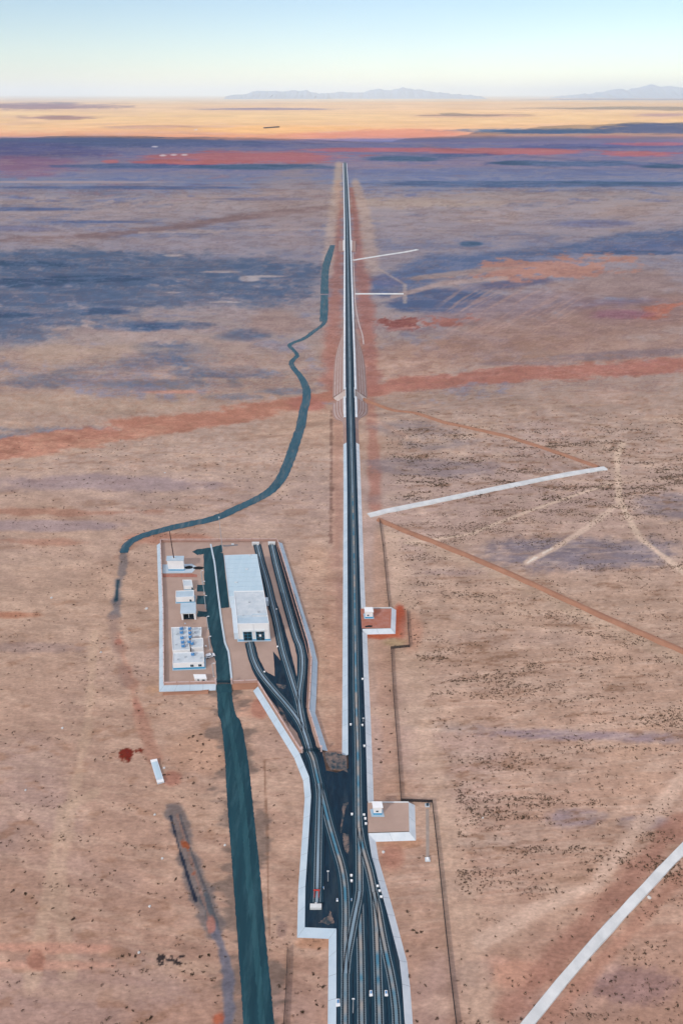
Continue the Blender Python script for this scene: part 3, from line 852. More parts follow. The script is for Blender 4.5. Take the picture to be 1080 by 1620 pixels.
# ballast of the sidings
sheet(wob([(401, 860), (411, 860), (424, 905), (434, 945), (441, 962), (452, 1000), (462, 1040), (470, 1072), (476, 1096), (470, 1100), (455, 1072), (446, 1047), (438, 1010), (428, 975), (421, 950), (412, 905)], .4, 6), H + .05, m_ballast, 'siding_ballast')
sheet(wob([(425, 858), (437, 858), (450, 895), (468, 945), (484, 1000), (489, 1040), (487, 1095), (485, 1125), (500, 1180), (509, 1194), (486, 1198), (470, 1160), (440, 1122), (412, 1085), (398, 1058), (387, 1018), (403, 1018), (409, 1040), (420, 1062), (435, 1070), (432, 1030), (449, 1052), (462, 1085), (471, 1096), (470, 1040), (463, 1006), (451, 966), (441, 930), (431, 892)], .4, 7), H + .07, m_ballast, 'siding_ballast')
# soil showing between ballast in the yard
for q, s in (([(513, 1190), (530, 1190), (549, 1196), (549, 1222), (540, 1217), (524, 1218), (516, 1205)], 1), ([(542, 1272), (551, 1269), (547, 1278), (544, 1290), (542, 1300), (539, 1318), (538, 1314), (541, 1290)], 2), ([(543, 1318), (551, 1320), (552, 1340), (550, 1351), (545, 1346), (542, 1335)], 3),
             ([(504, 1460), (512, 1453), (521, 1448), (522, 1440), (526, 1450), (528, 1460), (518, 1463), (511, 1459)], 5), ([(437, 1082), (453, 1084), (450, 1090), (441, 1088)], 7), ([(440, 1115), (450, 1128), (459, 1150), (452, 1142), (442, 1126)], 8)):
    sheet(wob(q, 1.1, s, 6), H + .10, m_dust, 'soil_patch')

# ================================================================== RAIL TRACKS
TR = 0


def track(px, label, far=False, infill=None, sub=8):
    global TR
    z = H + 0.16 + TR * 0.03
    TR += 1
    pts = smooth([at(x, y, z) for x, y in px], sub)
    pts = dense(pts, 3.0 if not far else 10.0)
    c = pts[len(pts) // 2]
    t = thing('railway_track', c, label, 'railway track', 'railway tracks')
    N = normals2(pts)
    up = lambda h: Vector((0, 0, h))
    b = MB(); b.extr([[p - n * 2.3 - up(.12), p - n * 1.75 + up(.06), p + n * 1.75 + up(.06), p + n * 2.3 - up(.12)] for p, n in zip(pts, N)])
    b.build('ballast', m_ballast2, t)
    b = MB(); b.extr([[p - n * .50 + up(.0), p - n * .46 + up(.125), p + n * .46 + up(.125), p + n * .50 + up(.0)] for p, n in zip(pts, N)])
    b.build('infill', infill or m_infill2, t)
    if 1:
        b = MB()
        for s in (-1, 1):
            b.extr([[p + n * s * 1.05 + up(.0), p + n * s * 1.07 + up(.11), p + n * s * 1.29 + up(.11), p + n * s * 1.31 + up(.0)] for p, n in zip(pts, N)])
        b.build('sleeper_ends', m_sleeper, t)
    if not far:
        b = MB(); L = 0.0; nxt = 0.0
        for p, q, n in zip(pts[:-1], pts[1:], N):
            d = q - p; l = d.length
            if l < 1e-6: continue
            e = d / l
            while nxt < L + l:
                b.box(frame(p + e * (nxt - L), n, e), -1.3, 1.3, -.17, .17, -.05, .10)
                nxt += 0.62
            L += l
        o = b.build('sleepers', m_sleeper_d, t); o['kind'] = 'stuff'
    for s in (-1, 1):
        b = MB()
        b.extr([[p + n * (s * .76 - .16) + up(.03), p + n * (s * .76 - .15) + up(.15), p + n * (s * .76 - .04) + up(.18), p + n * (s * .76 - .04) + up(.30), p + n * (s * .76 + .04) + up(.30), p + n * (s * .76 + .04) + up(.18), p + n * (s * .76 + .15) + up(.15), p + n * (s * .76 + .16) + up(.03)] for p, n in zip(pts, N)])
        b.build('rail', m_rail, t)
    return t


mainN = [(545.3, 256), (547.1, 300), (548.8, 350), (549.8, 400), (551.4, 500), (552.6, 560), (553.5, 620), (555, 680), (557.5, 780)]
track(mainN, 'far stretch of the main railway running straight to the horizon', far=True)
track([(557.5, 780), (559.4, 860), (560.8, 950), (563, 1100), (565.6, 1180), (567, 1290), (568.2, 1350), (569, 1440), (570.8, 1523), (572, 1620), (573.5, 1740)], 'main through track running down the whole line to the bottom centre', infill=m_infill)
track([(568, 1310), (571.2, 1330), (576, 1350), (584.4, 1380), (591, 1415.6), (594.4, 1458), (596.5, 1510), (598.2, 1560), (600, 1620), (601.5, 1740)], 'curved track leaving the main line to the right below the relay hut', infill=m_infill)
track([(591.5, 1412), (597.8, 1440), (604, 1475), (611, 1510), (618, 1543), (624, 1580), (627, 1620), (630, 1740)], 'rightmost track of the yard curving beside the white slope', infill=m_infill)
track([(489, 1187), (495.5, 1202), (502, 1231), (510, 1262), (520, 1302), (531, 1340), (540, 1371), (545, 1402), (546.5, 1446), (545.8, 1490), (546, 1540), (545.8, 1620), (545.5, 1740)], 'leftmost yard track sweeping down from the compound gate', infill=m_infill)
track([(568.5, 1410), (565.6, 1428), (560.5, 1452), (554.4, 1485), (549.5, 1512), (546.6, 1540)], 'short crossover track linking the main line to the leftmost track')
track([(503.5, 1240), (505.3, 1258), (504.6, 1285), (503.3, 1335), (501.8, 1402), (500.9, 1428)], 'dead end spur track finishing at the red buffer stop')
track([(394.6, 1016), (400.8, 1042), (412, 1065), (431.6, 1089.7), (452.7, 1114), (470.3, 1137), (480.8, 1158), (487.2, 1177.7), (490, 1190)], 'curved track coming out of the engine shed door')
track([(406.7, 861.7), (413.3, 888), (421.7, 916.7), (428.5, 945), (437, 980), (446.7, 1026.7), (454.4, 1052.8), (463.2, 1081), (470.3, 1103.8), (475.6, 1126.7), (481, 1156)], 'straight siding running down beside the engine shed')
track([(430, 861.7), (436.7, 891.7), (446.7, 930), (456.7, 966.7), (468.3, 1006.7), (474.5, 1022), (478, 1040), (477.6, 1065), (474, 1092), (473.2, 1108), (475.2, 1128), (478.5, 1143)], 'outer siding running down inside the east compound wall')

# ================================================================== ROADS
def dusty(m, col=(0.13, 0.135, 0.13)):                  # drifted sand lying on the surface
    n, l = m.node_tree.nodes, m.node_tree.links
    b = n['Principled BSDF']; src = b.inputs['Base Color'].links[0].from_socket
    g = n.new('ShaderNodeNewGeometry'); mp = n.new('ShaderNodeMapping'); mp.inputs['Scale'].default_value = (1.3, .22, 1); l.new(g.outputs['Position'], mp.inputs[0])
    nz = n.new('ShaderNodeTexNoise'); nz.inputs['Scale'].default_value = .22; nz.inputs['Detail'].default_value = 10; nz.inputs['Roughness'].default_value = .7; l.new(mp.outputs[0], nz.inputs[0])
    cr = n.new('ShaderNodeMapRange'); cr.inputs['From Min'].default_value = .50; cr.inputs['From Max'].default_value = .72; cr.inputs['To Max'].default_value = .75; l.new(nz.outputs['Fac'], cr.inputs['Value'])
    mx = n.new('ShaderNodeMix'); mx.data_type = 'RGBA'; l.new(cr.outputs[0], mx.inputs[0]); l.new(src, mx.inputs[6]); mx.inputs[7].default_value = (*col, 1); l.new(mx.outputs[2], b.inputs['Base Color'])


for m_ in (m_asph, m_asph_l): dusty(m_, (0.04, 0.115, 0.135))
dusty(m_track, (0.17, 0.17, 0.165))
dusty(m_ballast, (0.035, 0.055, 0.068))


def ribbon(L, Rr, m, name, lift=0.15, step=8, rough=0.0, seed=0, edge=0.0):
    A = dense(smooth([atg(x, y) for x, y in L], 6), step); B = dense(smooth([atg(x, y) for x, y in Rr], 6), step)
    n = max(len(A), len(B)) * (4 if rough else 1)
    def rs(P):
        return [P[min(len(P) - 1, int(k * (len(P) - 1) / (n - 1)))].lerp(P[min(len(P) - 1, int(k * (len(P) - 1) / (n - 1)) + 1)], (k * (len(P) - 1) / (n - 1)) % 1) for k in range(n)]
    A, B = rs(A), rs(B)
    r = random.Random(seed)
    rows = []
    for p, q in zip(A, B):
        e = (q - p).normalized()
        p = p + e * r.uniform(-rough, rough); q = q + e * r.uniform(-rough, rough)
        row = []
        for k in range(5):
            s = p.lerp(q, k / 4)
            row.append(Vector((s.x, s.y, float(gh(s.x, s.y)) + (lift if 0 < k < 4 else max(lift - edge, .02)))))
        rows.append(row)
    b = MB(); m_ = len(rows[0])
    b.add([p for r_ in rows for p in r_], [(i * m_ + j, i * m_ + j + 1, (i + 1) * m_ + j + 1, (i + 1) * m_ + j) for i in range(len(rows) - 1) for j in range(m_ - 1)])
    return tag(b.build(name, m), kind='structure')


def centre_ribbon(px, w, m, name, **k):
    pts = smooth([atg(x, y) for x, y in px], 8)
    ws = np.interp(np.linspace(0, 1, len(pts)), np.linspace(0, 1, len(w)), w)
    N = normals2(pts)
    step = k.pop('step', 4.0)
    rough = k.pop('rough', 0.0); seed = k.pop('seed', 0); lift = k.pop('lift', .15)
    r = random.Random(seed)
    rows = []
    for p, n, ww in zip(pts, N, ws):
        a = p - n * (ww / 2 + r.uniform(-rough, rough)); c = p + n * (ww / 2 + r.uniform(-rough, rough))
        rows.append([Vector((s.x, s.y, float(gh(s.x, s.y)) + lift)) for s in (a.lerp(c, t) for t in (0, .25, .5, .75, 1))])
    b = MB(); m_ = 5
    b.add([p for r_ in rows for p in r_], [(i * m_ + j, i * m_ + j + 1, (i + 1) * m_ + j + 1, (i + 1) * m_ + j) for i in range(len(rows) - 1) for j in range(m_ - 1)])
    return tag(b.build(name, m), kind='structure')


ribbon([(343, 1083), (343.5, 1100), (345, 1130), (350, 1145), (356, 1200), (359, 1262), (364, 1330), (368, 1378), (376, 1490), (381, 1560), (385, 1620), (392, 1750)],
       [(366, 1083), (367, 1100), (373, 1130), (382, 1145), (392, 1200), (399, 1262), (406, 1330), (411, 1378), (421, 1490), (428, 1560), (434, 1620), (446, 1750)], m_asph, 'road', .25, rough=.14, seed=2, step=3, edge=.2)
ribbon([(350, 1084), (352, 1110), (360, 1150), (378, 1262), (390, 1400), (402, 1520), (410, 1620), (420, 1750)],
       [(360, 1084), (362, 1110), (368, 1150), (387, 1262), (400, 1400), (412, 1520), (420, 1620), (432, 1750)], m_asph_l, 'road_centre_wear', .29, step=3, rough=.25, seed=8)
# the ramp from pad level down to the plain
b = MB(); rr = [[at(343, 1078, H + .04), at(366, 1078, H + .04)], [atg(342.6, 1096) + Vector((0, 0, .3)), atg(367.4, 1096) + Vector((0, 0, .3))]]
b.strip(rr[0], rr[1]) if False else b.add([rr[0][0], rr[0][1], rr[1][1], rr[1][0]], [(0, 1, 2, 3)])
tag(b.build('road_ramp', m_asph), kind='structure')
# teal dirt road wandering north
DT = [(526, 388), (521, 403), (515, 424), (513.5, 445), (513, 465)]
centre_ribbon(DT, [9, 12, 11, 11], m_track, 'dirt_road', lift=.3, rough=.4)
centre_ribbon([(513, 467), (512.5, 490), (511.5, 509)], [10, 10, 9], m_track, 'dirt_road', lift=.3, rough=.4)
centre_ribbon([(514, 509), (508, 516), (497, 524), (482, 535), (465, 542), (458, 547), (466, 556), (470, 563), (461, 573), (464, 582), (474, 594), (481, 606), (485, 620), (484, 635), (479, 655), (472, 685), (463, 712), (455, 735), (445, 756), (430, 775), (410, 788), (385, 800), (340, 820), (300, 829), (265, 837), (235, 845), (212, 854), (200, 864), (196, 875)],
              [5, 5, 6, 5, 4.5, 5, 6, 7, 8, 8, 8, 8, 7.5, 7, 7, 6.5, 6, 5.5, 5], m_track, 'dirt_road', lift=.2, rough=.35, seed=5)
# concrete access lane beside the railway
centre_ribbon([(558, 400), (560, 440), (562, 480), (567, 510), (573, 530), (575, 545)], [1.5] * 6, m_rib, 'access_lane', lift=.2)

# kerb in the compound
def wall_run(px, z, m, name, label, cat, th=.35, h=.25, z0=None, cap=None, grp=None, posts=None):
    P = [at(x, y, z) for x, y in px]
    if cat:
        t = thing(name, P[0], label, cat, grp)
    else:
        t = None
    L = miter(P, -th / 2); Rr = miter(P, th / 2)
    b = MB(); b.extr([[l + Vector((0, 0, z0 or -.1)), l + Vector((0, 0, h)), r + Vector((0, 0, h)), r + Vector((0, 0, z0 or -.1))] for l, r in zip(L, Rr)])
    if t is None:
        return tag(b.build(name, m), kind='structure')
    b.build('wall_panel' if 'wall' in name else 'kerbstone', m, t)
    if cap:
        L = miter(P, -th / 2 - .08); Rr = miter(P, th / 2 + .08)
        b = MB(); b.extr([[l + Vector((0, 0, h)), l + Vector((0, 0, h + .14)), r + Vector((0, 0, h + .14)), r + Vector((0, 0, h))] for l, r in zip(L, Rr)])
        b.build('coping', cap, t)
    if posts:
        for i in range(len(P) - 1):
            n = max(1, int((P[i + 1] - P[i]).length / posts))
            e = (P[i + 1] - P[i]).normalized(); f2 = Vector((-e.y, e.x, 0))
            for k in range(n):
                b = MB(); b.box(frame(P[i].lerp(P[i + 1], k / n), e, f2), -.22, .22, -.26, .26, -.1, h + .3)
                b.build('post', m, t)
    return t


tk = wall_run([(333.5, 861), (339.6, 891), (345, 939), (350.7, 984), (356, 1017), (361.5, 1031), (364, 1050), (366.7, 1076)], H, m_kerb, 'kerb', 'long pale kerb separating the yard road from the engine shed apron', 'kerb', th=.9, h=.35)
WH = 1.6
wall_run([(254.5, 857), (259, 965), (260, 1083)], H, m_wallp, 'boundary_wall', 'west boundary wall of the compound above its pale concrete slope', 'wall', .3, WH, cap=m_wallc, posts=5, grp='compound walls')
wall_run([(260.5, 1083.5), (341, 1081.5)], H, m_wallp, 'boundary_wall', 'pink south boundary wall of the compound left of the gate', 'wall', .3, WH, cap=m_wallc, posts=5, grp='compound walls')
wall_run([(368, 1081), (407, 1079.5)], H, m_wallp, 'boundary_wall', 'short pink south wall right of the compound gate', 'wall', .3, WH, cap=m_wallc, posts=5, grp='compound walls')
wall_run([(408.5, 1082), (476, 1190)], H, m_wallp, 'boundary_wall', 'diagonal pink boundary wall along the curved shed track', 'wall', .3, WH, cap=m_wallc, posts=5, grp='compound walls')
wall_run([(439, 857), (470.5, 963), (486.8, 1017), (492.8, 1044), (490.2, 1098.5), (488.4, 1125), (507, 1187)], H, m_wallp, 'boundary_wall', 'angled east boundary wall running beside the outer siding', 'wall', .3, WH, cap=m_wallc, posts=5, grp='compound walls')
wall_run([(255, 856.5), (438, 856)], H, m_wallp, 'boundary_wall', 'straight north boundary wall behind the mast and shed', 'wall', .3, WH, cap=m_wallc, posts=5, grp='compound walls')
# drain beside the east wall
for k, off in ((0, 4.2), (1, 7.0)):
    wall_run([(439 - off * .8, 857), (470.5 - off, 963), (486.8 - off, 1017), (492.8 - off, 1044), (490.2 - off, 1098.5), (489 - off, 1120)], H + .04, m_wallp if k == 0 else m_rail, 'drain_edge', None, None, th=.25, h=.3)


# gates
def gate(pl, pr, label):
    A, B = at(*pl, H), at(*pr, H)
    e = (B - A).normalized(); f = Vector((-e.y, e.x, 0)); w = (B - A).length
    t = thing('gate', A, label, 'gate')
    for u in (0, w):
        b = MB(); b.box(frame(A, e, f), u - .35, u + .35, -.35, .35, -.1, 3.0); b.box(frame(A, e, f), u - .45, u + .45, -.45, .45, 3.0, 3.2)
        b.build('gate_post', m_wallc, t)
    for s in (0, 1):
        b = MB()
        u0, u1 = (.4, w / 2 - .05) if s == 0 else (w / 2 + .05, w - .4)
        b.box(frame(A, e, f), u0, u1, -.05, .05, .2, .35); b.box(frame(A, e, f), u0, u1, -.05, .05, 1.9, 2.05)
        u = u0
        while u < u1:
            b.box(frame(A, e, f), u, u + .10, -.06, .06, .1, 2.1); u += .2
        b.build('gate_leaf', m_dark, t)


gate((342, 1082), (367, 1081.5), 'dark barred road gate in the south compound wall')
gate((477.5, 1190.5), (508, 1188.5), 'dark railway gate across the yard track below the sidings')


# ================================================================== BRIDGE
def bridge():
    A, B = at(546.6, 627.6, H), at(560.8, 627.6, H)
    C, D = at(546.6, 615.4, H), at(560.5, 615.4, H)
    t = thing('railway_bridge', (A + B) / 2, 'short concrete railway bridge carrying the main track over the red wash', 'bridge')
    b = MB(); b.slab([A + Vector((0, 0, -.02)), B + Vector((0, 0, -.02)), D + Vector((0, 0, -.02)), C + Vector((0, 0, -.02))], 1.2); b.build('deck', m_ballast, t)
    for P, Q in ((A, C), (B, D)):
        e = (Q - P).normalized(); f = Vector((-e.y, e.x, 0)); L = (Q - P).length
        b = MB(); b.box(frame(P, e, f), -3, L + 3, -.3, .3, -1.1, .55); b.build('parapet', m_conc, t)
    for k in (.33, .67):
        for P, Q in ((A, C), (B, D)):
            p = P.lerp(Q, k); 
        c = A.lerp(C, k).lerp(B.lerp(D, k), .5)
        b = MB(); b.box(frame(c), -3.4, 3.4, -.6, .6, -9, -1.15); b.build('pier', m_conc_w, t)
    for P, Q in ((A, B), (C, D)):
        b = MB(); b.box(frame((P + Q) / 2), -3.9, 3.9, -.5, .5, -8, -.05); b.build('abutment', m_conc_w, t)


bridge()
# culvert shoulders further up the line
for s, (x0, x1) in ((0, (535.5, 544)), (1, (555, 562.5))):
    P = [at(x0, 397, H - .3), at(x1, 397, H - .1), at(x1, 381, H - .1), at(x0, 381, H - .3)]
    b = MB(); b.slab(P, 3.0)
    tag(b.build('culvert_apron', m_redsoil, org=P[0]), 'pale culvert apron on the %s side of the far main line' % ('left' if s == 0 else 'right'), 'culvert')
for s, (x0, x1) in ((0, (542.4, 545.6)), (1, (554, 556.6))):
    P = [at(x0, 396, H + .3), at(x1, 396, H + .3), at(x1, 380, H + .3), at(x0, 380, H + .3)]
    b = MB(); b.slab(P, 2.0)
    tag(b.build('culvert_headwall', m_conc_w, org=P[0]), 'white culvert headwall tight against the %s rail edge far up the line' % ('left' if s == 0 else 'right'), 'culvert')


# ================================================================== DIKES AND BERMS
def dike(px, w, h, m, name, label, cat, grp=None, crest=.35, wob_=0.0):
    pts = dense([atg(x, y) for x, y in px], 6)
    for p in pts: p.z = float(gh(p.x, p.y))
    N = normals2(pts)
    r = random.Random(len(pts))
    rows = []
    for p, n in zip(pts, N):
        j = r.uniform(-wob_, wob_); k = r.uniform(-wob_, wob_)
        rows.append([p - n * (w / 2 + j) - Vector((0, 0, .15)), p - n * (w * crest / 2) + Vector((0, 0, h)), p + n * (w * crest / 2 + k * .3) + Vector((0, 0, h)), p + n * (w / 2 + k) - Vector((0, 0, .15))])
    b = MB(); b.extr(rows)
    return tag(b.build(name, m, org=pts[0]), label, cat, grp)


dike([(583, 816), (610, 809), (680, 795), (800, 770), (900, 750), (957, 741)], 5.5, .7, m_conc_w, 'concrete_dike', 'white concrete drainage dike slanting up to the right from the main line', 'dike', crest=.8, wob_=.25)
dike([(805, 1656), (835, 1619), (885, 1557), (945, 1487), (1000, 1427), (1040, 1384), (1080, 1342), (1135, 1286)], 3.3, .6, m_conc_w, 'concrete_dike', 'white concrete dike crossing the bottom right corner', 'dike', crest=.85, wob_=.15)
dike([(558, 412), (600, 405), (640, 399), (660, 395)], 7, .6, m_conc_w, 'concrete_dike', 'upper of the two short far white dikes right of the line', 'dike', crest=.8)
dike([(562, 465), (638, 465)], 6, .6, m_conc_w, 'concrete_dike', 'lower flat white dike right of the far line', 'dike', crest=.8)
dike([(566, 628), (590, 638), (640, 652), (700, 668), (800, 690), (880, 716), (945, 739)], 5.5, 1.3, m_berm, 'earth_berm', 'reddish earth berm from the bridge down to the tip of the white dike', 'berm', crest=.3, wob_=.5)
dike([(598, 822), (640, 840), (700, 863), (800, 905), (880, 942), (950, 974), (1000, 996), (1090, 1035)], 5.0, 1.4, m_berm, 'earth_berm', 'long reddish earth berm running down to the right edge below the dike', 'berm', crest=.3, wob_=.5)
dike([(258, 1098), (330, 1094)], 3.0, .5, m_berm, 'earth_berm', 'low sandy berm under the south west corner of the compound', 'berm', crest=.3, wob_=.6)


# ================================================================== FENCES
def fence(px, label, step=4.0, h=1.9, grp=None):
    P = [atg(x, y) for x, y in px]
    t = thing('wire_fence', P[0], label, 'fence', grp)
    posts = dense(P, step)
    b = MB()
    for a, c in zip(posts[:-1], posts[1:]):
        e = (c - a); L = e.length
        if L < .1: continue
        e = e / L; f = frame(a, e, Vector((-e.y, e.x, 0)))
        for z in (.25, .6, .95, 1.3, 1.65):
            b.box(f, 0, L, -.06, .06, z, z + .17)
        u = .4
        while u < L:
            b.box(f, u, u + .07, -.03, .03, .1, 1.8); u += .45
    b.build('wire_mesh', m_fence, t)
    while len(posts) > 100:
        posts = posts[::2]
    for p in posts:
        b = MB(); b.box(frame(p), -.09, .09, -.09, .09, -.3, h); b.build('fence_post', m_fence, t)
    return t


FG = 'wire fences along the railway'
fence([(600, 824), (606, 870), (612.5, 940), (615.5, 964)], 'upper dark wire fence between the long berm and the red soil pad', grp=FG)
fence([(644, 968), (645, 995), (647.5, 1024), (618, 1027)], 'angled dark wire fence wrapping round the red soil pad', grp=FG)
fence([(618.5, 1028), (622, 1100), (628, 1180), (634, 1268), (683, 1270)], 'middle dark wire fence from the red pad down to the brown pad', grp=FG)
fence([(683, 1270), (692, 1350), (702, 1450), (712, 1545), (721, 1622), (735, 1740)], 'lower dark wire fence right of the yard reaching the bottom edge', grp=FG)
fence([(455, 1503), (453, 1560), (449, 1622), (446, 1700)], 'short dark wire fence right of the asphalt road at the bottom', grp=FG)


# ================================================================== BUILDINGS
class Bld:
    def __init__(s, fl, fr, ytop, bl, z0, name, label, cat, grp=None, dark_side=None):
        s.A, s.B = at(*fl, z0), at(*fr, z0)
        # wall height from the top edge of the front wall
        lo, hi = 0.3, 40.0
        for _ in range(40):
            m = (lo + hi) / 2
            if proj(s.A.x, s.A.y, z0 + m)[1] > ytop: lo = m
            else: hi = m
        s.h = (lo + hi) / 2
        C = at(*bl, z0 + s.h)
        s.D = Vector((C.x - s.A.x, C.y - s.A.y, 0))
        s.w, s.d = (s.B - s.A).length, s.D.length
        s.e1, s.e2 = (s.B - s.A).normalized(), s.D.normalized()
        s.f = frame(s.A, s.e1, s.e2)
        s.t = thing(name, s.A, label, cat, grp)

    def shell(s, wall=m_white, roof=m_roof, band=m_blue, band_h=.9, par=.5, over=0.0, plinth=None):
        w, d, h = s.w, s.d, s.h
        b = MB(); b.box(s.f, 0, w, 0, d, 0, h - .3)
        b.build('wall', wall, s.t)
        if over:
            b = MB(); b.box(s.f, -over, w + over, -over, d + over, h - .3, h); b.build('roof', roof, s.t)
        else:
            b = MB(); b.box(s.f, .25, w - .25, .25, d - .25, h - .299, h - .12); b.build('roof', roof, s.t)
            b = MB()
            for u0, u1, v0, v1 in ((0, w, 0, .25), (0, w, d - .25, d), (0, .25, .25, d - .25), (w - .25, w, .25, d - .25)):
                b.box(s.f, u0, u1, v0, v1, h - .3, h + par - .3)
            b.build('parapet', wall, s.t)
        if band:
            b = MB(); b.box(s.f, -.06, w + .06, -.06, d + .06, 0, band_h); b.build('base_band', band, s.t)
        if plinth:
            b = MB(); b.box(s.f, -plinth, w + plinth, -plinth, d + plinth * .3, -.3, .12); b.build('plinth', m_roof, s.t)

    def win(s, u, z, w=1.2, h=1.3, side='f', name='window', n=2, m=None):
        if side == 'f': g = lambda a, b, c: s.f(u + a, -b, z + c)
        elif side == 'l': g = lambda a, b, c: s.f(-b, u + a, z + c)
        else: g = lambda a, b, c: s.f(s.w + b, u + a, z + c)
        fr = MB(); fr.box(g, -.08, w + .08, .0, .10, -.08, h + .08)
        fo = fr.build(name + '', m_frame, s.t)
        for k in range(n):
            p = MB(); p.box(g, k * w / n + .04, (k + 1) * w / n - .04, .08, .13, .03, h - .03); p.build('pane', m or m_dark, fo)


# engine shed: high rear hall and front hall
s1 = Bld((364, 962), (420, 960), 944, (354.5, 878.5), H, 'engine_shed_hall', 'long pale blue flat roofed rear hall of the engine shed', 'workshop')
s1.shell(wall=m_sidew, roof=m_sheet, band=None, par=.45)
for k, (u, v) in enumerate(((4, 12), (11, 24), (14, 38), (5, 50))):
    b = MB(); b.box(s1.f, u, u + 1.6, v, v + .8, s1.h - .119, s1.h + .35); b.build('roof_hatch', m_roof2, s1.t)
b = MB()
for k in range(1, 9):
    b.box(s1.f, .3, s1.w - .3, s1.d * k / 9, s1.d * k / 9 + .12, s1.h - .119, s1.h - .02)
b.build('roof_seam', m_roof, s1.t)
s2 = Bld((378, 1013.5), (427.5, 1012.5), 987.5, (370, 935.5), H, 'engine_shed', 'white front hall of the engine shed with two tall track doors', 'workshop')
s2.shell(wall=m_white, roof=m_roof2, band=m_blue, band_h=.7, par=.5)
for u in (2.6, 8.9):
    b = MB(); b.box(s2.f, u - .15, u + 4.25, -.12, -.001, 0, 6.3); dr = b.build('door', m_blue, s2.t)
    for k in range(2):
        for j in range(3):
            p = MB(); p.box(s2.f, u + .08 + k * 2.05, u + 2.0 + k * 2.05, -.18, -.12, .1 + j * 2.05, 2.0 + j * 2.05); p.build('door_leaf', m_dark, dr)
b = MB(); b.box(s2.f, 10.4, 11.5, -.28, -.18, 2.6, 4.0); b.build('notice_panel', m_white, s2.t)
b = MB(); b.box(s2.f, .3, s2.w * .5, s2.d * .22, s2.d * .22 + .4, s2.h - .119, s2.h + .25); b.box(s2.f, s2.w * .5, s2.w - .3, s2.d * .27, s2.d * .27 + .4, s2.h - .119, s2.h + .25); b.build('roof_ridge', m_roof, s2.t)
b = MB(); b.box(s2.f, .27, s2.w - .27, .27, s2.d * .2, s2.h - .119, s2.h - .05); b.build('roof_patch', m_sheet if False else m_roof, s2.t)
b = MB(); b.box(s2.f, -.8, s2.w + .4, -.9, s2.d, -.2, .08); b.build('plinth', m_roof, s2.t)
b = MB(); b.box(s2.f, -2.2, -.01, 1.0, s2.d - .5, 0, 4.2); b.build('side_annex', m_sidew, s2.t)
for k in range(6):
    s2.win(2 + k * (s2.d - 4) / 6, 2.0, 2.2, 1.6, 'r')
b = MB(); b.box(s1.f, s1.w + .01, s1.w + 1.9, .5, 4.0, 0, 3.4); b.build('side_porch', m_sidew, s1.t)

for k in range(7):
    b = MB(); b.box(s1.f, -.07, -.001, 2 + k * (s1.d - 3) / 7, 2.25 + k * (s1.d - 3) / 7, 0, s1.h - .35); b.build('pilaster', m_roof, s1.t)
for u in (.35, s2.w / 2 - .05, s2.w - .5):
    b = MB(); b.box(s2.f, u, u + .12, -.10, -.001, .7, s2.h - .4); b.build('downpipe', m_steel, s2.t)
b = MB(); b.box(s2.f, 2.2, 13.4, -.9, -.001, 6.5, 6.7); b.build('door_canopy', m_roof2, s2.t)
for k, (u, v) in enumerate(((3, 6), (11, 9), (7, 17))):
    b = MB(); b.box(s2.f, u, u + .9, v, v + .9, s2.h - .119, s2.h + .4); b.build('roof_vent', m_steel, s2.t)
# mast hut
h1 = Bld((267, 902.5), (292, 902.5), 886, (265, 880), H, 'mast_hut', 'white hut with a tall dark aerial mast standing on pale slab', 'hut')
h1.shell(over=.45, roof=m_roof, band_h=.8)
b = MB(); b.poly(W([(257.5, 893), (304, 892), (312, 897), (304, 906), (257.5, 907)], H + .05)); b.build('paved_slab', m_conc_b, h1.t)
b = MB(); b.poly(W([(257.5, 908), (304, 907.5), (312, 909), (312, 913), (258, 913)], H + .06)); b.build('paved_edge', m_redpad, h1.t)
c = at(275.2, 883, H + h1.h)
tm = thing('aerial_mast', c, 'tall thin dark aerial mast rising from the white hut roof', 'mast')
b = MB(); b.box(frame(c), -.9, .9, -.7, .7, 0, .25); b.build('base_plate', m_roof2, tm)
lo, hi = 5, 60
for _ in range(40):
    mm = (lo + hi) / 2
    if proj(c.x, c.y, c.z + mm)[1] > 840: lo = mm
    else: hi = mm
b = MB(); b.tube(c, c + Vector((0, 0, lo)), .30, .20, 8)
for k in range(8):
    b.tube(c + Vector((-.45, 0, 1 + k * lo / 9)), c + Vector((.45, 0, 1 + k * lo / 9)), .07)
b.build('pole', m_dsteel, tm)
b = MB(); b.tube(c + Vector((0, 0, lo)), c + Vector((0, 0, lo + 1.6)), .06, .03); b.build('lightning_rod', m_steel, tm)
# low black mounds right of the mast hut
def heap(px, py, rx, ry, h, m, name, label, cat):
    c = at(px, py, H)
    b = MB(); n = 16; r = random.Random(int(px))
    rings = []
    for j, (f_, z_) in enumerate(((1, 0), (.75, .5), (.4, .85), (.08, 1))):
        rings.append([c + Vector((rx * f_ * math.cos(2 * math.pi * k / n) * r.uniform(.85, 1.1), ry * f_ * math.sin(2 * math.pi * k / n) * r.uniform(.85, 1.1), h * z_ * r.uniform(.9, 1.1))) for k in range(n)])
    for j in range(3):
        base = len(b.v); b.add(rings[j] + rings[j + 1], [(k, (k + 1) % n, n + (k + 1) % n, n + k) for k in range(n)])
    b.add(rings[3], [tuple(range(n))])
    tag(b.build(name, m, org=c), label, cat)


m_black = mat('matt_black', (0.008, 0.010, 0.014), None, 1.0)
heap(299, 898, 2.6, 1.6, .9, m_black, 'black_heap', 'black heap on the pale slab right of the mast hut', 'heap')
heap(314, 898.5, 3.4, 1.6, .6, m_black, 'black_heap', 'larger black heap at the edge of the yard road', 'heap')

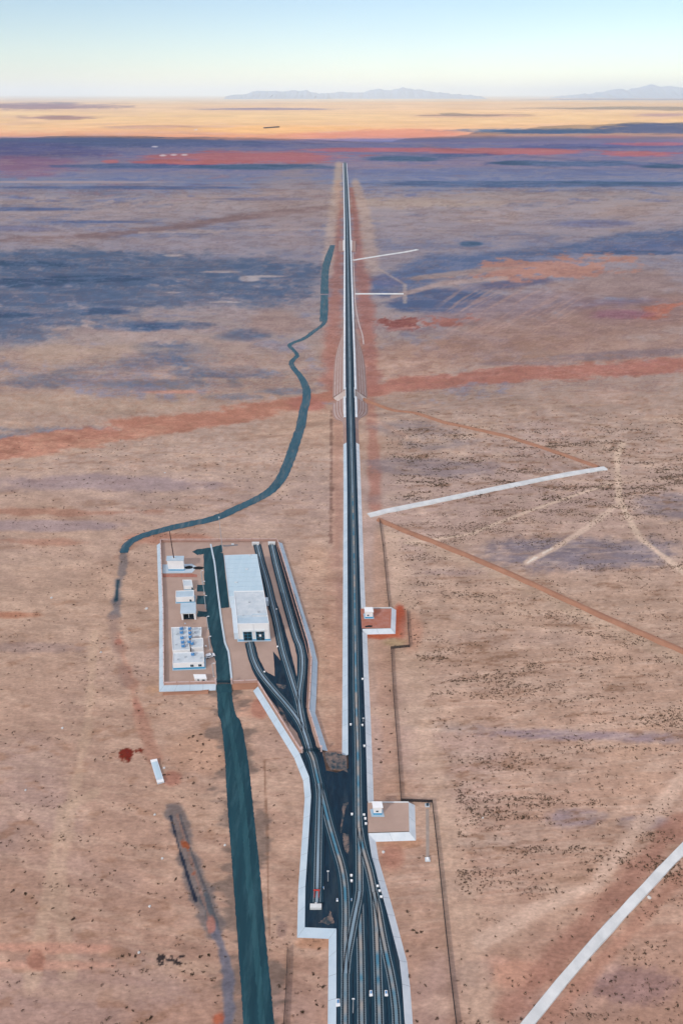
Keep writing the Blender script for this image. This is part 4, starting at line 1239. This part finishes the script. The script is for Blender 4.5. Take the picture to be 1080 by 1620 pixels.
h2 = Bld((291.5, 933.5), (306, 933.5), 927.5, (289, 917.5), H, 'pump_house', 'small square white building, northernmost of the middle cluster', 'building')
h2.shell(roof=m_roof2, band_h=.4, par=.5)
h2.win(4.2, .3, .9, 1.6, name='door', n=1)
h3 = Bld((279.5, 954), (308, 953), 945.5, (278.5, 935), H, 'office_block', 'wide white building in the middle cluster with blue base', 'building')
h3.shell(roof=m_roof, band_h=.6, par=.5, plinth=.5)
h3.win(7.2, .8, 1.0, 1.3, n=1)
h4 = Bld((288, 981), (310.5, 980.5), 969.5, (287, 953.5), H, 'open_garage', 'open fronted garage with pale roof and dark bay', 'garage')
w, d, h = h4.w, h4.d, h4.h
b = MB(); b.box(h4.f, -.3, w + .3, -.3, d, h - .35, h); b.build('roof', m_roof, h4.t)
b = MB(); b.box(h4.f, 0, .9, 0, d - .1, 0, h - .352); b.box(h4.f, w - .9, w, 0, d - .1, 0, h - .352); b.box(h4.f, .9, w - .9, d - .5, d - .1, 0, h - .352); b.box(h4.f, .9, w - .9, .05, .4, h - .9, h - .353); b.build('wall', m_white, h4.t)
b = MB(); b.box(h4.f, .95, w - .95, .5, d - .55, .02, .1); b.build('bay_floor', m_ballast, h4.t)
b = MB(); b.box(h4.f, w / 2 - .12, w / 2 + .12, 1.6, d - .6, .1, h - .9); b.build('divider', m_roof2, h4.t)

# machinery complex, three stepped blocks
c1 = Bld((275, 1059.5), (324, 1057.5), 1050, (274, 1033), H, 'plant_building', 'front low white block of the plant building with two square windows', 'building')
c1.shell(roof=m_roof2, band_h=1.1, par=.5, plinth=.6)
for u in (8.2, 12.0): c1.win(u, 1.5, 1.5, 1.4)
c2 = Bld((274.5, 1038), (302, 1037), 1029.5, (271, 993), H + .0, 'plant_hall', 'higher left block of the plant building carrying rooftop fans', 'building')
c2.shell(roof=m_roof2, band=None, par=.6)
c2.win(7.3, 4.5 if c2.h > 6 else c2.h - 2, 1.1, 1.0)
c3 = Bld((303.5, 1033), (322.5, 1032), 1025, (302.5, 1010.5), H, 'plant_annex', 'raised right block of the plant building behind the front block', 'building')
c3.shell(roof=m_roof2, band=None, par=.5)
c4 = Bld((303, 1012), (319, 1011), 1007, (303, 993), H, 'plant_annex', 'low rear block of the plant building right of the fans', 'building')
c4.shell(roof=m_roof2, band=None, par=.4)


for B_, us in ((c1, ((2.0, 2.5), (5.5, 4.0), (13.0, 3.0))), (c2, ((1.5, 4), (2.2, 12), (6.8, 20))), (c4, ((1.5, 3), (4.0, 5)))):
    for u, v in us:
        b = MB(); b.box(B_.f, u, u + .8, v, v + .6, B_.h - .119, B_.h + .35); b.build('roof_vent', m_steel, B_.t)
for v in (1.5, 4.5, 7.5):
    c1.win(min(v, c1.d - 1.5), 1.5, 1.0, 1.2, 'r')
h1.win(1.2, .3, 1.0, 2.0, 'r', name='door', n=1)
h3.win(2.0, .3, 1.0, 2.0, 'r', name='door', n=1)

# rooftop fans
def fan(c):
    t = thing('roof_fan', c, 'blue rooftop fan on the plant hall roof', 'fan', 'blue rooftop fans')
    f = frame(c)
    b = MB()
    for u in (-.6, .5):
        for v in (-.5, .4): b.box(f, u, u + .1, v, v + .1, 0, .5)
    b.build('stand', m_steel, t)
    b = MB(); b.box(f, -.75, .75, -.6, .6, .5, 1.5); b.tube(c + Vector((0, 0, 1.5)), c + Vector((0, 0, 1.8)), .55, .5, 12); b.build('casing', m_bluemach, t)
    b = MB(); b.tube(c + Vector((0, 0, 1.79)), c + Vector((0, 0, 1.84)), .42, .42, 12); b.tube(c + Vector((.7, .2, 1.2)), c + Vector((1.35, .2, .1)), .14); b.build('outlet', m_steel, t)
    return t


fanp = [(287.5, 995), (287.7, 1001), (288.5, 1009.5), (289.5, 1016.5), (290.5, 1022.5), (300.5, 995), (301, 1001.5), (301.3, 1008), (300, 1016), (304.5, 1018.5), (305.5, 1035.5)]
fl = ['left row of plant roof fans, first from the back', 'left row of plant roof fans, second from the back', 'left row of plant roof fans, third from the back', 'left row of plant roof fans, fourth from the back', 'left row of plant roof fans, nearest to the front', 'right row of plant roof fans, first from the back', 'right row of plant roof fans, second from the back', 'right row of plant roof fans, third from the back', 'right row of plant roof fans, nearest to the front', 'lone blue fan beside the right row on the plant roof', 'small blue fan on the roof of the front plant block']
zr = H + c2.h - .12
fans = None
for (x, y), lb in zip(fanp, fl):
    z = zr
    if x > 302.5 and y > 1030: z = H + c1.h - .12
    elif x > 303: z = H + c3.h - .12
    p = at(x, y + 1.5, z)
    if fans is None:
        fans = fan(p); fans['label'] = lb
    else: copy_thing(fans, p, lb)

g1 = Bld((309, 1079), (327.5, 1079), 1073, (306.5, 1067), H, 'guard_hut', 'small white guard hut beside the south gate with two dark openings', 'hut')
g1.shell(wall=m_white, roof=m_white, band=None, over=.15)
g1.win(1.3, 0.1, .5, 1.8, name='door', n=1); g1.win(3.3, .6, 1.3, 1.1)
r1 = Bld((577.5, 978), (589.5, 978), 967.5, (576.5, 961), H, 'relay_hut', 'white relay hut on the red soil pad right of the line', 'hut')
r1.shell(over=.3, roof=m_white, band_h=.9, plinth=.6)
r1.win(1.0, 1.6, .9, .8, n=1)
r2 = Bld((590.5, 1289), (603.5, 1289), 1276.5, (589.5, 1269), H, 'relay_hut', 'white relay hut with blue base on the lower brown pad', 'hut')
r2.shell(over=.35, roof=m_white, band_h=1.0, plinth=.9)
r2.win(.9, 1.8, .9, .8, n=1)
b = MB(); b.slab(W([(577, 990.5), (583, 989), (589, 989.5), (588, 991.5), (578, 991.8)], H + .2), .2)
tag(b.build('dark_tarp', m_black, org=at(577, 990, H)), 'black sheet lying on the red pad below the relay hut', 'sheet')


# ================================================================== VEHICLE
def suv(px, py, ang):
    c = at(px, py, H + .03)
    e1 = Vector((math.cos(ang), math.sin(ang), 0)); e2 = Vector((-e1.y, e1.x, 0))
    f = frame(c, e1, e2)
    t = thing('parked_car', c, 'white car parked beside the plant building at the yard road', 'car')
    prof = [(-2.25, .35), (-2.3, .95), (-2.1, 1.15), (-1.9, 1.75), (.4, 1.78), (1.05, 1.12), (2.1, .98), (2.3, .7), (2.3, .35)]
    b = MB(); b.add([f(x, -.92, z) for x, z in prof] + [f(x, .92, z) for x, z in prof], [tuple(range(9)), tuple(range(17, 8, -1))] + [(i, (i + 1) % 9, 9 + (i + 1) % 9, 9 + i) for i in range(9)])
    b.build('body', m_car, t)
    b = MB()
    b.add([f(.46, -.8, 1.74), f(.46, .8, 1.74), f(1.03, .84, 1.18), f(1.03, -.84, 1.18)], [(0, 1, 2, 3)])
    for v in b.v: pass
    b.v = [tuple(Vector(v) + e1 * .03 + Vector((0, 0, .02))) for v in b.v]; b.build('windscreen', m_dark, t)
    for s in (-1, 1):
        b = MB(); b.box(f, -1.75, .45, s * .90 - .04, s * .90 + .04, 1.2, 1.65); b.build('side_window', m_dark, t)
    for u in (-1.45, 1.45):
        for s in (-1, 1):
            b = MB(); b.tube(f(u, s * .72, .36), f(u, s * .97, .36), .36, .36, 14); wl = b.build('wheel', m_tyre, t)
    for s in (-1, 1):
        b = MB(); b.box(f, 2.28, 2.34, s * .65 - .18, s * .65 + .18, .68, .86); b.build('headlight', m_steel, t)


suv(333, 1039, R(25))
c = at(325, 1041, H)
# ================================================================== LAMPS AND MASTS
def lamp(c, h, label, arm=1, grp='street lamps along the yard road'):
    t = thing('street_lamp', c, label, 'street lamp', grp)
    b = MB(); b.box(frame(c), -.3, .3, -.3, .3, -.1, .2); b.build('base', m_roof2, t)
    b = MB(); b.tube(c, c + Vector((0, 0, h)), .24, .17, 8); b.build('pole', m_steel, t)
    b = MB(); b.tube(c + Vector((0, 0, h - .05)), c + Vector((arm * .6, 0, h + .3)), .09); b.build('arm', m_steel, t)
    b = MB(); b.box(frame(c + Vector((arm * .6, 0, h + .3))), -.2, .8, -.2, .2, -.06, .10); b.build('lamp_head', m_lamp, t)
    return t


L0 = lamp(at(320.5, 922, H), 8.2, 'street lamp at the yard road beside the mast hut slab')
for (x, y), lb in zip(((323.3, 939), (325.8, 962), (329.5, 995), (332.6, 1027), (338.3, 1070)),
                      ('street lamp in line with the small square building', 'street lamp between the office block and the road', 'street lamp just south of the open garage', 'street lamp beside the plant building just above the parked car', 'southernmost street lamp next to the guard hut')):
    copy_thing(L0, at(x, y, H), lb)


def mast(px, py, ytop, label, r=.16):
    c = atg(px, py)
    lo, hi = 2, 80
    for _ in range(40):
        mm = (lo + hi) / 2
        if proj(c.x, c.y, c.z + mm)[1] > ytop: lo = mm
        else: hi = mm
    t = thing('floodlight_mast', c, label, 'mast')
    b = MB(); b.tube(c, c + Vector((0, 0, lo)), r * 1.3, r * .7, 8); b.build('pole', m_steel, t)
    b = MB(); b.box(frame(c), -.6, .6, -.6, .6, -.2, .3); b.build('base', m_roof2, t)
    b = MB(); b.box(frame(c + Vector((0, 0, lo))), -.4, .4, -.12, .12, -.3, .1); b.build('lamp_head', m_lamp, t)


mast(352.6, 874, 818, 'tall slender pale floodlight mast north of the yard apron')
mast(519, 1398, 1378, 'white signal mast standing on dark ballast right of the spur', .14)
mast(558.2, 1606, 1580, 'white signal mast between tracks at the bottom', .14)
mast(574.3, 1146, 1136, 'short pale signal mast right of the main track', .12)


# ================================================================== BUFFER STOP, TRACKSIDE GEAR
c = at(499.5, 1436, H)
b = MB(); b.box(frame(c), -1.95, 1.95, -.7, .7, -.1, 1.3); b.box(frame(c), -.35, .35, .7, 1.3, -.1, 1.0)
tag(b.build('concrete_block', m_conc_w, org=c), 'pale concrete end block behind the red buffer stop', 'concrete block')
c = at(500.8, 1412.5, H + .3)
for x, y, lb in ((404.5, 861.5, 'pale block closing the top of the left of the two straight sidings'), (430, 861, 'pale block closing the top of the outer siding by the east wall')):
    c2_ = at(x, y, H); b = MB(); b.box(frame(c2_), -2.2, 2.2, -.8, .8, -.1, 1.6); b.box(frame(c2_), -2.0, -1.2, -1.6, -.8, -.1, 1.0); b.box(frame(c2_), 1.2, 2.0, -1.6, -.8, -.1, 1.0)
    tag(b.build('concrete_block', m_conc_w, org=c2_), lb, 'concrete block')
t = thing('buffer_stop', c, 'red steel buffer stop at the end of the spur track', 'buffer stop')
b = MB(); f = frame(c)
for s in (-.75, .75):
    b.tube(f(s, 0, 0), f(s, .2, 1.3), .11); b.tube(f(s, -1.8, 0), f(s, .1, 1.2), .10)
b.build('frame', m_red, t)
b = MB(); b.box(f, -1.1, 1.1, .15, .45, .85, 1.3); b.build('crossbeam', m_red, t)
b = MB(); b.box(f, -.35, .35, .45, .6, .8, 1.35); b.build('bumper', m_dsteel, t)


def cabinet(c, label, sc=1.0):
    t = thing('trackside_cabinet', c, label, 'cabinet', 'white trackside cabinets')
    f = frame(c)
    b = MB(); b.box(f, -.55, .55, -.4, .4, .15, 1.05); b.build('body', m_white, t)
    b = MB(); b.box(f, -.65, .65, -.5, .5, 1.05, 1.17); b.build('lid', m_white, t)
    b = MB(); b.box(f, -.6, .6, -.45, .45, -.1, .15); b.build('plinth', m_roof2, t)
    return t


cabs = [(556.5, 1289, 'cabinet left of the main track level with the lower relay hut'), (575.5, 1290, 'topmost cabinet in the trio beside the lower relay hut'), (577.5, 1296, 'middle cabinet in the trio beside the lower relay hut'), (578.5, 1304, 'lowest cabinet in the trio beside the lower relay hut'),
        (555.5, 1386, 'upper of the paired cabinets left of the main track'), (555.8, 1394.5, 'lower of the paired cabinets left of the main track'), (597, 1403, 'topmost cabinet on the right side of the curved track'), (600, 1410.5, 'middle cabinet on the right side of the curved track'), (602.5, 1420, 'lowest cabinet on the right side of the curved track'),
        (554.5, 1147, 'lone cabinet left of the main track north of the yard'), (573, 1148, 'lone cabinet right of the main track north of the yard'), (437.5, 965, 'cabinet between the two straight sidings'), (439, 1024, 'cabinet at the corner of the middle siding'), (576, 1181, 'small cabinet at the top of the right slope'), (573.2, 1075, 'cabinet on the right slope edge midway down the line'),
        (418.5, 1064, 'cabinet beside the curved shed track'), (326, 1023, 'cabinet against the plant building wall')]
C0 = None
for x, y, lb in cabs:
    lb = 'white trackside ' + lb
    if C0 is None: C0 = cabinet(at(x, y, H), lb); C0.scale = (.65, .65, .65)
    else: copy_thing(C0, at(x, y, H), lb, sc=.65)


def switchm(c, label):
    t = thing('signal_unit', c, label, 'signal', 'low white signal units in the yard')
    f = frame(c)
    b = MB(); b.box(f, -.65, .65, -1.0, -.2, -.05, .5); b.build('base', m_white, t)
    b = MB(); b.box(f, -.55, -.3, -.2, 1.0, -.05, .5); b.box(f, .3, .55, -.2, 1.0, -.05, .5); b.box(f, -.3, .3, .7, 1.0, -.05, .5); b.build('casing', m_white, t)
    b = MB(); b.box(f, -.25, .25, -.19, .6, .0, .9); b.build('lamp_housing', m_bluemach, t)
    return t


S0 = switchm(at(586.5, 1572, H), 'left of the two white signal units at the bottom between tracks')
S0.scale = (.8, .8, .8)
copy_thing(S0, at(610.5, 1572, H), 'right of the two white signal units at the bottom between tracks', sc=.8)
copy_thing(S0, at(534.5, 1587, H), 'white signal unit at the bottom beside the left slope')
copy_thing(S0, at(501 + 34 * .95, 1424, H), 'white signal unit right of the spur track end', sc=.5)
copy_thing(S0, at(555.3, 1424, H), 'white signal unit between the crossover and the leftmost track', sc=.5)
copy_thing(S0, at(511, 1405, H), 'white signal unit just right of the buffer stop', sc=.5)

# pale slab out in the desert and vent
P = [atg(x, y) for x, y in ((238.5, 1205), (249, 1203), (260.5, 1238), (249.5, 1241))]
c = P[0]
t = thing('culvert_slab', c, 'long pale blue slab with white rim lying in the desert left of the road', 'slab')
b = MB(); b.slab([p + Vector((0, 0, .8)) for p in P], .9); b.build('body', m_sidew, t)
e1, e2 = (P[1] - P[0]), (P[3] - P[0])
b = MB(); b.slab([P[0] + e1 * u + e2 * v + Vector((0, 0, .95)) for u, v in ((.22, .10), (.78, .10), (.78, .82), (.22, .82))], .14); b.build('cover', m_sheet, t)
b = MB()
for v in (.0, .9): b.slab([P[0] + e1 * u + e2 * (v + w_) + Vector((0, 0, 1.15)) for u, w_ in ((0, 0), (1, 0), (1, .1), (0, .1))], .34)
b.build('end_beam', m_white, t)
for x, y, lb in ((675.5, 1275, 'upper pale well head inside the fence corner'), (676, 1361, 'lower pale well head beside the right fence')):
    c = atg(x, y)
    t = thing('well_head', c, lb, 'well head', 'well heads by the fence')
    b = MB(); b.box(frame(c), -.9, .9, -.6, .9, -.1, .45); b.build('plinth', m_roof2, t)
    b = MB(); b.box(frame(c), -.45, .45, -.3, .6, .45, 1.1); b.tube(c + Vector((0, .1, 1.1)), c + Vector((0, .1, 1.4)), .25, .2, 8); b.build('cover', m_white if y > 1300 else m_dark, t)
c = atg(676, 1350); 
centre_ribbon([(675.5, 1280), (676, 1320), (676, 1356)], [1.2, 1.2, 1.2], mat('trench_fill', (0.40, 0.32, 0.27), None, .5), 'trench_cover', lift=.06)
# rusted roller / dark debris
# train far away on the plain
c0 = atg(418, 203.2); c1_ = atg(441, 201.5)
e = (c1_ - c0); L = e.length; e = e / L; f2 = Vector((-e.y, e.x, 0))
t = thing('distant_train', c0, 'tiny dark train far out on the sunlit plain', 'train')
n = 12
for k in range(n):
    b = MB(); b.box(frame(c0, e, f2), L * k / n, L * (k + .9) / n, -9, 9, 1, 8); b.build('wagon', m_dsteel, t)

# ================================================================== ROCKS AND SCRUB
def rock(c, s, label, seed):
    r = random.Random(seed); b = MB(); n = 7
    rings = [[c + Vector((s * f_ * math.cos(2 * math.pi * k / n) * r.uniform(.75, 1.2), s * f_ * math.sin(2 * math.pi * k / n) * r.uniform(.75, 1.2), s * z_)) for k in range(n)] for f_, z_ in ((1, -.2), (.95, .3), (.5, .7))]
    for j in range(2): b.add(rings[j] + rings[j + 1], [(k, (k + 1) % n, n + (k + 1) % n, n + k) for k in range(n)])
    b.add(rings[2], [tuple(range(n))])
    tag(b.build('boulder', m_rock, org=c), label, 'boulder', 'pale boulders on the plain')


for i, (x, y, s, lb) in enumerate(((232, 963, .9, 'pale boulder left of the west compound slope'), (82, 946, .8, 'pale boulder on the plain above the orange streak'), (160, 1032, .6, 'small pale boulder left of the faded dirt road'), (99, 1152, .6, 'pale boulder on the far left plain below the compound'), (260, 1215, .6, 'pale boulder at the upper right of the long slab'),
                                   (245, 1289, .5, 'pale boulder left of the top of the dark streak'), (257, 1358, .5, 'pale boulder left of the dark streak'), (237, 1434, .5, 'pale boulder left of the streak bottom end'), (41, 1250, .5, 'small pale boulder near the left picture edge'), (1026, 1420, .7, 'round white boulder below the corner dike'),
                                   (606, 1348, .6, 'pale boulder just below the brown pad slope'), (763, 1294, .4, 'tiny pale boulder out on the scrub plain'), (356, 1337, .5, 'pale boulder at the left edge of the asphalt road'), (261, 748, .7, 'pale boulder on the plain below the red wash'), (220, 1507, .5, 'pale boulder near the dark ash patch'))):
    rock(atg(x, y), s, lb, i)


def tuft(b, c, s, r, n):
    for _ in range(n):
        a = r.uniform(0, 6.283); d = r.uniform(.0, .55) * s
        p = c + Vector((math.cos(a) * d * 1.5, math.sin(a) * d * .8, -.05))
        w_ = s * r.uniform(.22, .45); h_ = s * r.uniform(.2, .6)
        a2 = a + r.uniform(.8, 2.2)
        q = Vector((math.cos(a2) * w_, math.sin(a2) * w_, 0))
        tip = p + Vector((r.uniform(-.3, .3) * s, r.uniform(-.3, .3) * s, h_))
        nb = len(b.v)
        b.v += [tuple(p - q), tuple(p + q), tuple(tip)]
        b.f.append((nb, nb + 1, nb + 2))


EXCL = [np.array([(x, y) for x, y in q]) for q in ([(245, 850), (450, 850), (500, 1020), (530, 1200), (480, 1235), (400, 1100), (240, 1100)], [(470, 1180), (530, 1180), (540, 600), (575, 600), (600, 960), (632, 960), (632, 1005), (592, 1010), (594, 1262), (662, 1262), (662, 1330), (605, 1335), (660, 1580), (665, 1760), (515, 1760), (515, 1485), (465, 1485)], [(338, 1080), (395, 1080), (402, 1262), (440, 1620), (450, 1760), (380, 1760), (355, 1262)])]


def inside(poly, x, y):
    res = np.zeros(len(x), bool)
    n = len(poly)
    j = n - 1
    for i in range(n):
        xi, yi = poly[i]; xj, yj = poly[j]
        c = ((yi > y) != (yj > y)) & (x < (xj - xi) * (y - yi) / (yj - yi + 1e-9) + xi)
        res ^= c
        j = i
    return res


def scrub():
    rg = np.random.default_rng(11)
    n = 600000
    # uniform over ground between the near edge and 900 m
    Y = 30 + 760 * rg.random(n) ** 0.8
    X = (rg.random(n) - .5) * 2 * (0.62 * (Y * cp + CAMH * sp))
    px, py = proj(X, Y, gh(X, Y))
    band = fbm(X / 24, Y / 5.0, 61, 4, .6)
    patch = fbm(X / 60, Y / 30, 71, 3)
    dens = (sstep(0.0, 0.6, band) + .10) * (.25 + .75 * sstep(-.5, .4, patch))
    right = sstep(600, 640, px) * sstep(640, 720, py) * (1 - .75 * sstep(1360, 1480, py))
    left = (px < 520) * sstep(680, 760, py) * .07
    mid = (px > 590) * (px < 720) * (py > 1000) * .04
    grey = np.exp(-((px - 930) / 170) ** 2 - ((py - 880) / 24) ** 2)
    pr = dens * np.clip(right * .62 + left + mid, 0, 1) * (1 - .9 * grey) + .0012 * (py > 700)
    fn = (px > 583) * (px < 720) * (py > 870) * (px < 600 + (py - 830) * .28) 
    pr = np.where(fn, 0.006, pr)
    keep = rg.random(n) < pr * 1.5
    for q in EXCL: keep &= ~inside(q, px, py)
    X, Y = X[keep], Y[keep]; Z = gh(X, Y)
    b = MB(); r = random.Random(3)
    for x, y, z in zip(X, Y, Z):
        s = r.choice((.35, .45, .6, .8, 1.0)) * (1 + .3 * (y > 400))
        tuft(b, Vector((x, y, z)), s, r, 5)
    print('tufts', len(X))
    o = b.build('desert_scrub', m_wood)
    tag(o, kind='stuff')


scrub()
# larger single bushes
def bush(c, s, seed):
    b = MB(); r = random.Random(seed)
    for k in range(5):
        tuft(b, c + Vector((r.uniform(-.6, .6) * s, r.uniform(-.4, .4) * s, 0)), s * .8, r, 9)
    return tag(b.build('desert_shrub', m_wood, org=c), 'dark dry desert shrub growing alone on the plain', 'shrub', 'dark desert shrubs')


protos = []
bs = [(651, 1297 + 0), (645, 1442), (653, 1473), (660, 1476), (667, 1474), (643, 1504), (690, 1500), (648, 1545), (672, 1560), (658, 1615), (690, 1612), (612, 1130), (617, 1093), (609, 1086), (606, 1150), (604, 1173), (600, 1185), (616, 1190), (594, 1170), (602, 1205), (618, 1160), (935, 1376), (930, 1378), (850, 1367), (905, 1482), (845, 1590), (880, 1410),
      (195, 1513), (205, 1510), (215, 1512), (222, 1506), (200, 1595), (210, 1600), (238, 1612), (318, 1513), (330, 1512), (335, 1552), (305, 1540), (320, 1190), (322, 1178), (312, 1172), (306, 1165), (299, 1168), (306, 1240), (318, 1163), (308, 1275), (20, 1410), (40, 1415), (52, 1420), (58, 1428), (84, 1438), (115, 1455), (147, 1456), (85, 802 - 10), (50, 951), (116, 957), (170, 896), (178, 894), (348, 1196), (232, 1245), (278, 1390), (322, 1372), (505, 1502), (512, 1560), (495, 1540), (478, 1600), (500, 1590), (440, 1560)]
r = random.Random(5)
for i, (x, y) in enumerate(bs):
    c = atg(x, y)
    if i < 6: protos.append(bush(c, r.uniform(.5, .85), i))
    else:
        o = protos[i % 6].copy(); COL.objects.link(o); o.location = c; o.rotation_euler = (0, 0, r.uniform(0, 6)); k = r.uniform(.7, 1.2); o.scale = (k, k, k)
REG = ((lambda x, y: x > 582 and y < 1262, 'dark shrub on the bare strip between the right rail slope and the wire fence'), (lambda x, y: x < 200 and y < 1000, 'lone dark shrub on the pale flats left of the compound'),
       (lambda x, y: x > 800, 'dark shrub beside the white dike in the lower right corner'), (lambda x, y: x > 582, 'dark shrub between the lower yard slope and the lower wire fence'),
       (lambda x, y: x > 430, 'dark shrub on the bare strip between asphalt road and yard slope'), (lambda x, y: x < 190, 'dark shrub on the lower left plain near the picture edge'),
       (lambda x, y: y < 1400, 'dark shrub between the pale slab and the asphalt road'), (lambda x, y: True, 'dark shrub on the plain around the black ash patch'))
for o in list(COL.objects):
    if o.name.startswith('desert_shrub'):
        q = proj(o.location.x, o.location.y, o.location.z)
        for f_, lb in REG:
            if f_(*q):
                o['label'] = lb; o['group'] = lb.replace('dark shrub', 'dark shrubs'); break
for o in list(COL.objects):
    if '_o' in o: del o['_o']


# ================================================================== CLOUDS AND AIR
def cloud_mat(T):
    m = bpy.data.materials.new('cloud'); m.use_nodes = True
    n, l = m.node_tree.nodes, m.node_tree.links
    n.clear()
    out = n.new('ShaderNodeOutputMaterial'); mx = n.new('ShaderNodeMixShader')
    tr = n.new('ShaderNodeBsdfTransparent'); tl = n.new('ShaderNodeBsdfTranslucent'); df = n.new('ShaderNodeBsdfDiffuse'); m2 = n.new('ShaderNodeMixShader')
    tl.inputs[0].default_value = (.97, .97, 1, 1); df.inputs[0].default_value = (.95, .95, .97, 1)
    m2.inputs[0].default_value = .3
    l.new(tl.outputs[0], m2.inputs[1]); l.new(df.outputs[0], m2.inputs[2])
    g = n.new('ShaderNodeNewGeometry')
    nz = n.new('ShaderNodeTexNoise'); nz.inputs['Scale'].default_value = .0011; nz.inputs['Detail'].default_value = 5
    l.new(g.outputs['Position'], nz.inputs['Vector'])
    mr = n.new('ShaderNodeMapRange'); mr.inputs['From Min'].default_value = .3; mr.inputs['From Max'].default_value = .7; mr.inputs['To Min'].default_value = T - .08; mr.inputs['To Max'].default_value = T + .08
    l.new(nz.outputs['Fac'], mr.inputs['Value']); l.new(mr.outputs[0], mx.inputs[0])
    l.new(tr.outputs[0], mx.inputs[1]); l.new(m2.outputs[0], mx.inputs[2]); l.new(mx.outputs[0], out.inputs[0])
    return m


M_CLOUD = cloud_mat(CLOUD_OPAC if 'CLOUD_OPAC' in globals() else .45)


def cloud(shadow, alt, thick, label, seed):
    off = Vector((SUN_H.x, SUN_H.y, 0)) * (alt / math.tan(SUN_EL))
    pts = [Vector((p[0], p[1], 0)) + off for p in shadow]
    ring = []
    r = random.Random(seed)
    for a, c_ in zip(pts, pts[1:] + pts[:1]):
        n = max(2, int((c_ - a).length / 350))
        for k in range(n):
            p = a.lerp(c_, k / n)
            ring.append(p + Vector((r.uniform(-120, 120), r.uniform(-110, 110), 0)))
    cen = sum(ring, Vector()) / len(ring)
    n = len(ring); b = MB()
    rings = []
    for s, zb, zt in ((1.0, .35, .35), (.97, .12, .7), (.85, .0, .9), (.5, .0, 1.0)):
        rings.append([(cen + (p - cen) * s + Vector((0, 0, alt + zb * thick + r.uniform(-.06, .06) * thick)), cen + (p - cen) * s + Vector((0, 0, alt + zt * thick + r.uniform(-.08, .12) * thick))) for p in ring])
    for top in (0, 1):
        for j in range(3):
            b.add([q[top] for q in rings[j]] + [q[top] for q in rings[j + 1]], [(k, (k + 1) % n, n + (k + 1) % n, n + k) for k in range(n)])
        b.add([q[top] for q in rings[3]] + [cen + Vector((0, 0, alt + top * thick))], [(k, (k + 1) % n, n) for k in range(n)])
    o = b.build('cloud', M_CLOUD)
    tag(o, kind='stuff')


edge = [atg(x, y) for x, y in ((-900, 219), (0, 219), (150, 218), (280, 219), (400, 220), (470, 226), (560, 224), (640, 219), (720, 214), (790, 206), (850, 200), (960, 197), (1080, 193), (1900, 186))]
cloud([(-9000, -3500)] + [(p.x, p.y) for p in edge] + [(9500, -3500)], 1500, 260, '', 1)
for x0, y0, x1, y1, s in ((655, 185.5, 830, 180.5, 3), (800, 175, 1250, 168.5, 4)):
    P = [atg(x0, (y0 + y1) / 2), atg((x0 + x1) / 2 - 40, y1), atg(x1, (y0 + y1) / 2 - .5), atg((x0 + x1) / 2 + 30, y0)]
    cloud([(p.x, p.y) for p in P], 3200, 300, '', s)

hb = MB(); hb.box(frame((0, 0, 0)), -100000, 100000, -6000, 190000, -60, 930)
m = bpy.data.materials.new('haze'); m.use_nodes = True
m.node_tree.nodes.clear()
o_ = m.node_tree.nodes.new('ShaderNodeOutputMaterial'); pv = m.node_tree.nodes.new('ShaderNodeVolumePrincipled')
pv.inputs['Density'].default_value = 2.6e-5
pv.inputs['Color'].default_value = (.84, .95, 1.0, 1)
m.node_tree.links.new(pv.outputs[0], o_.inputs['Volume'])
tag(hb.build('haze', m), kind='stuff')
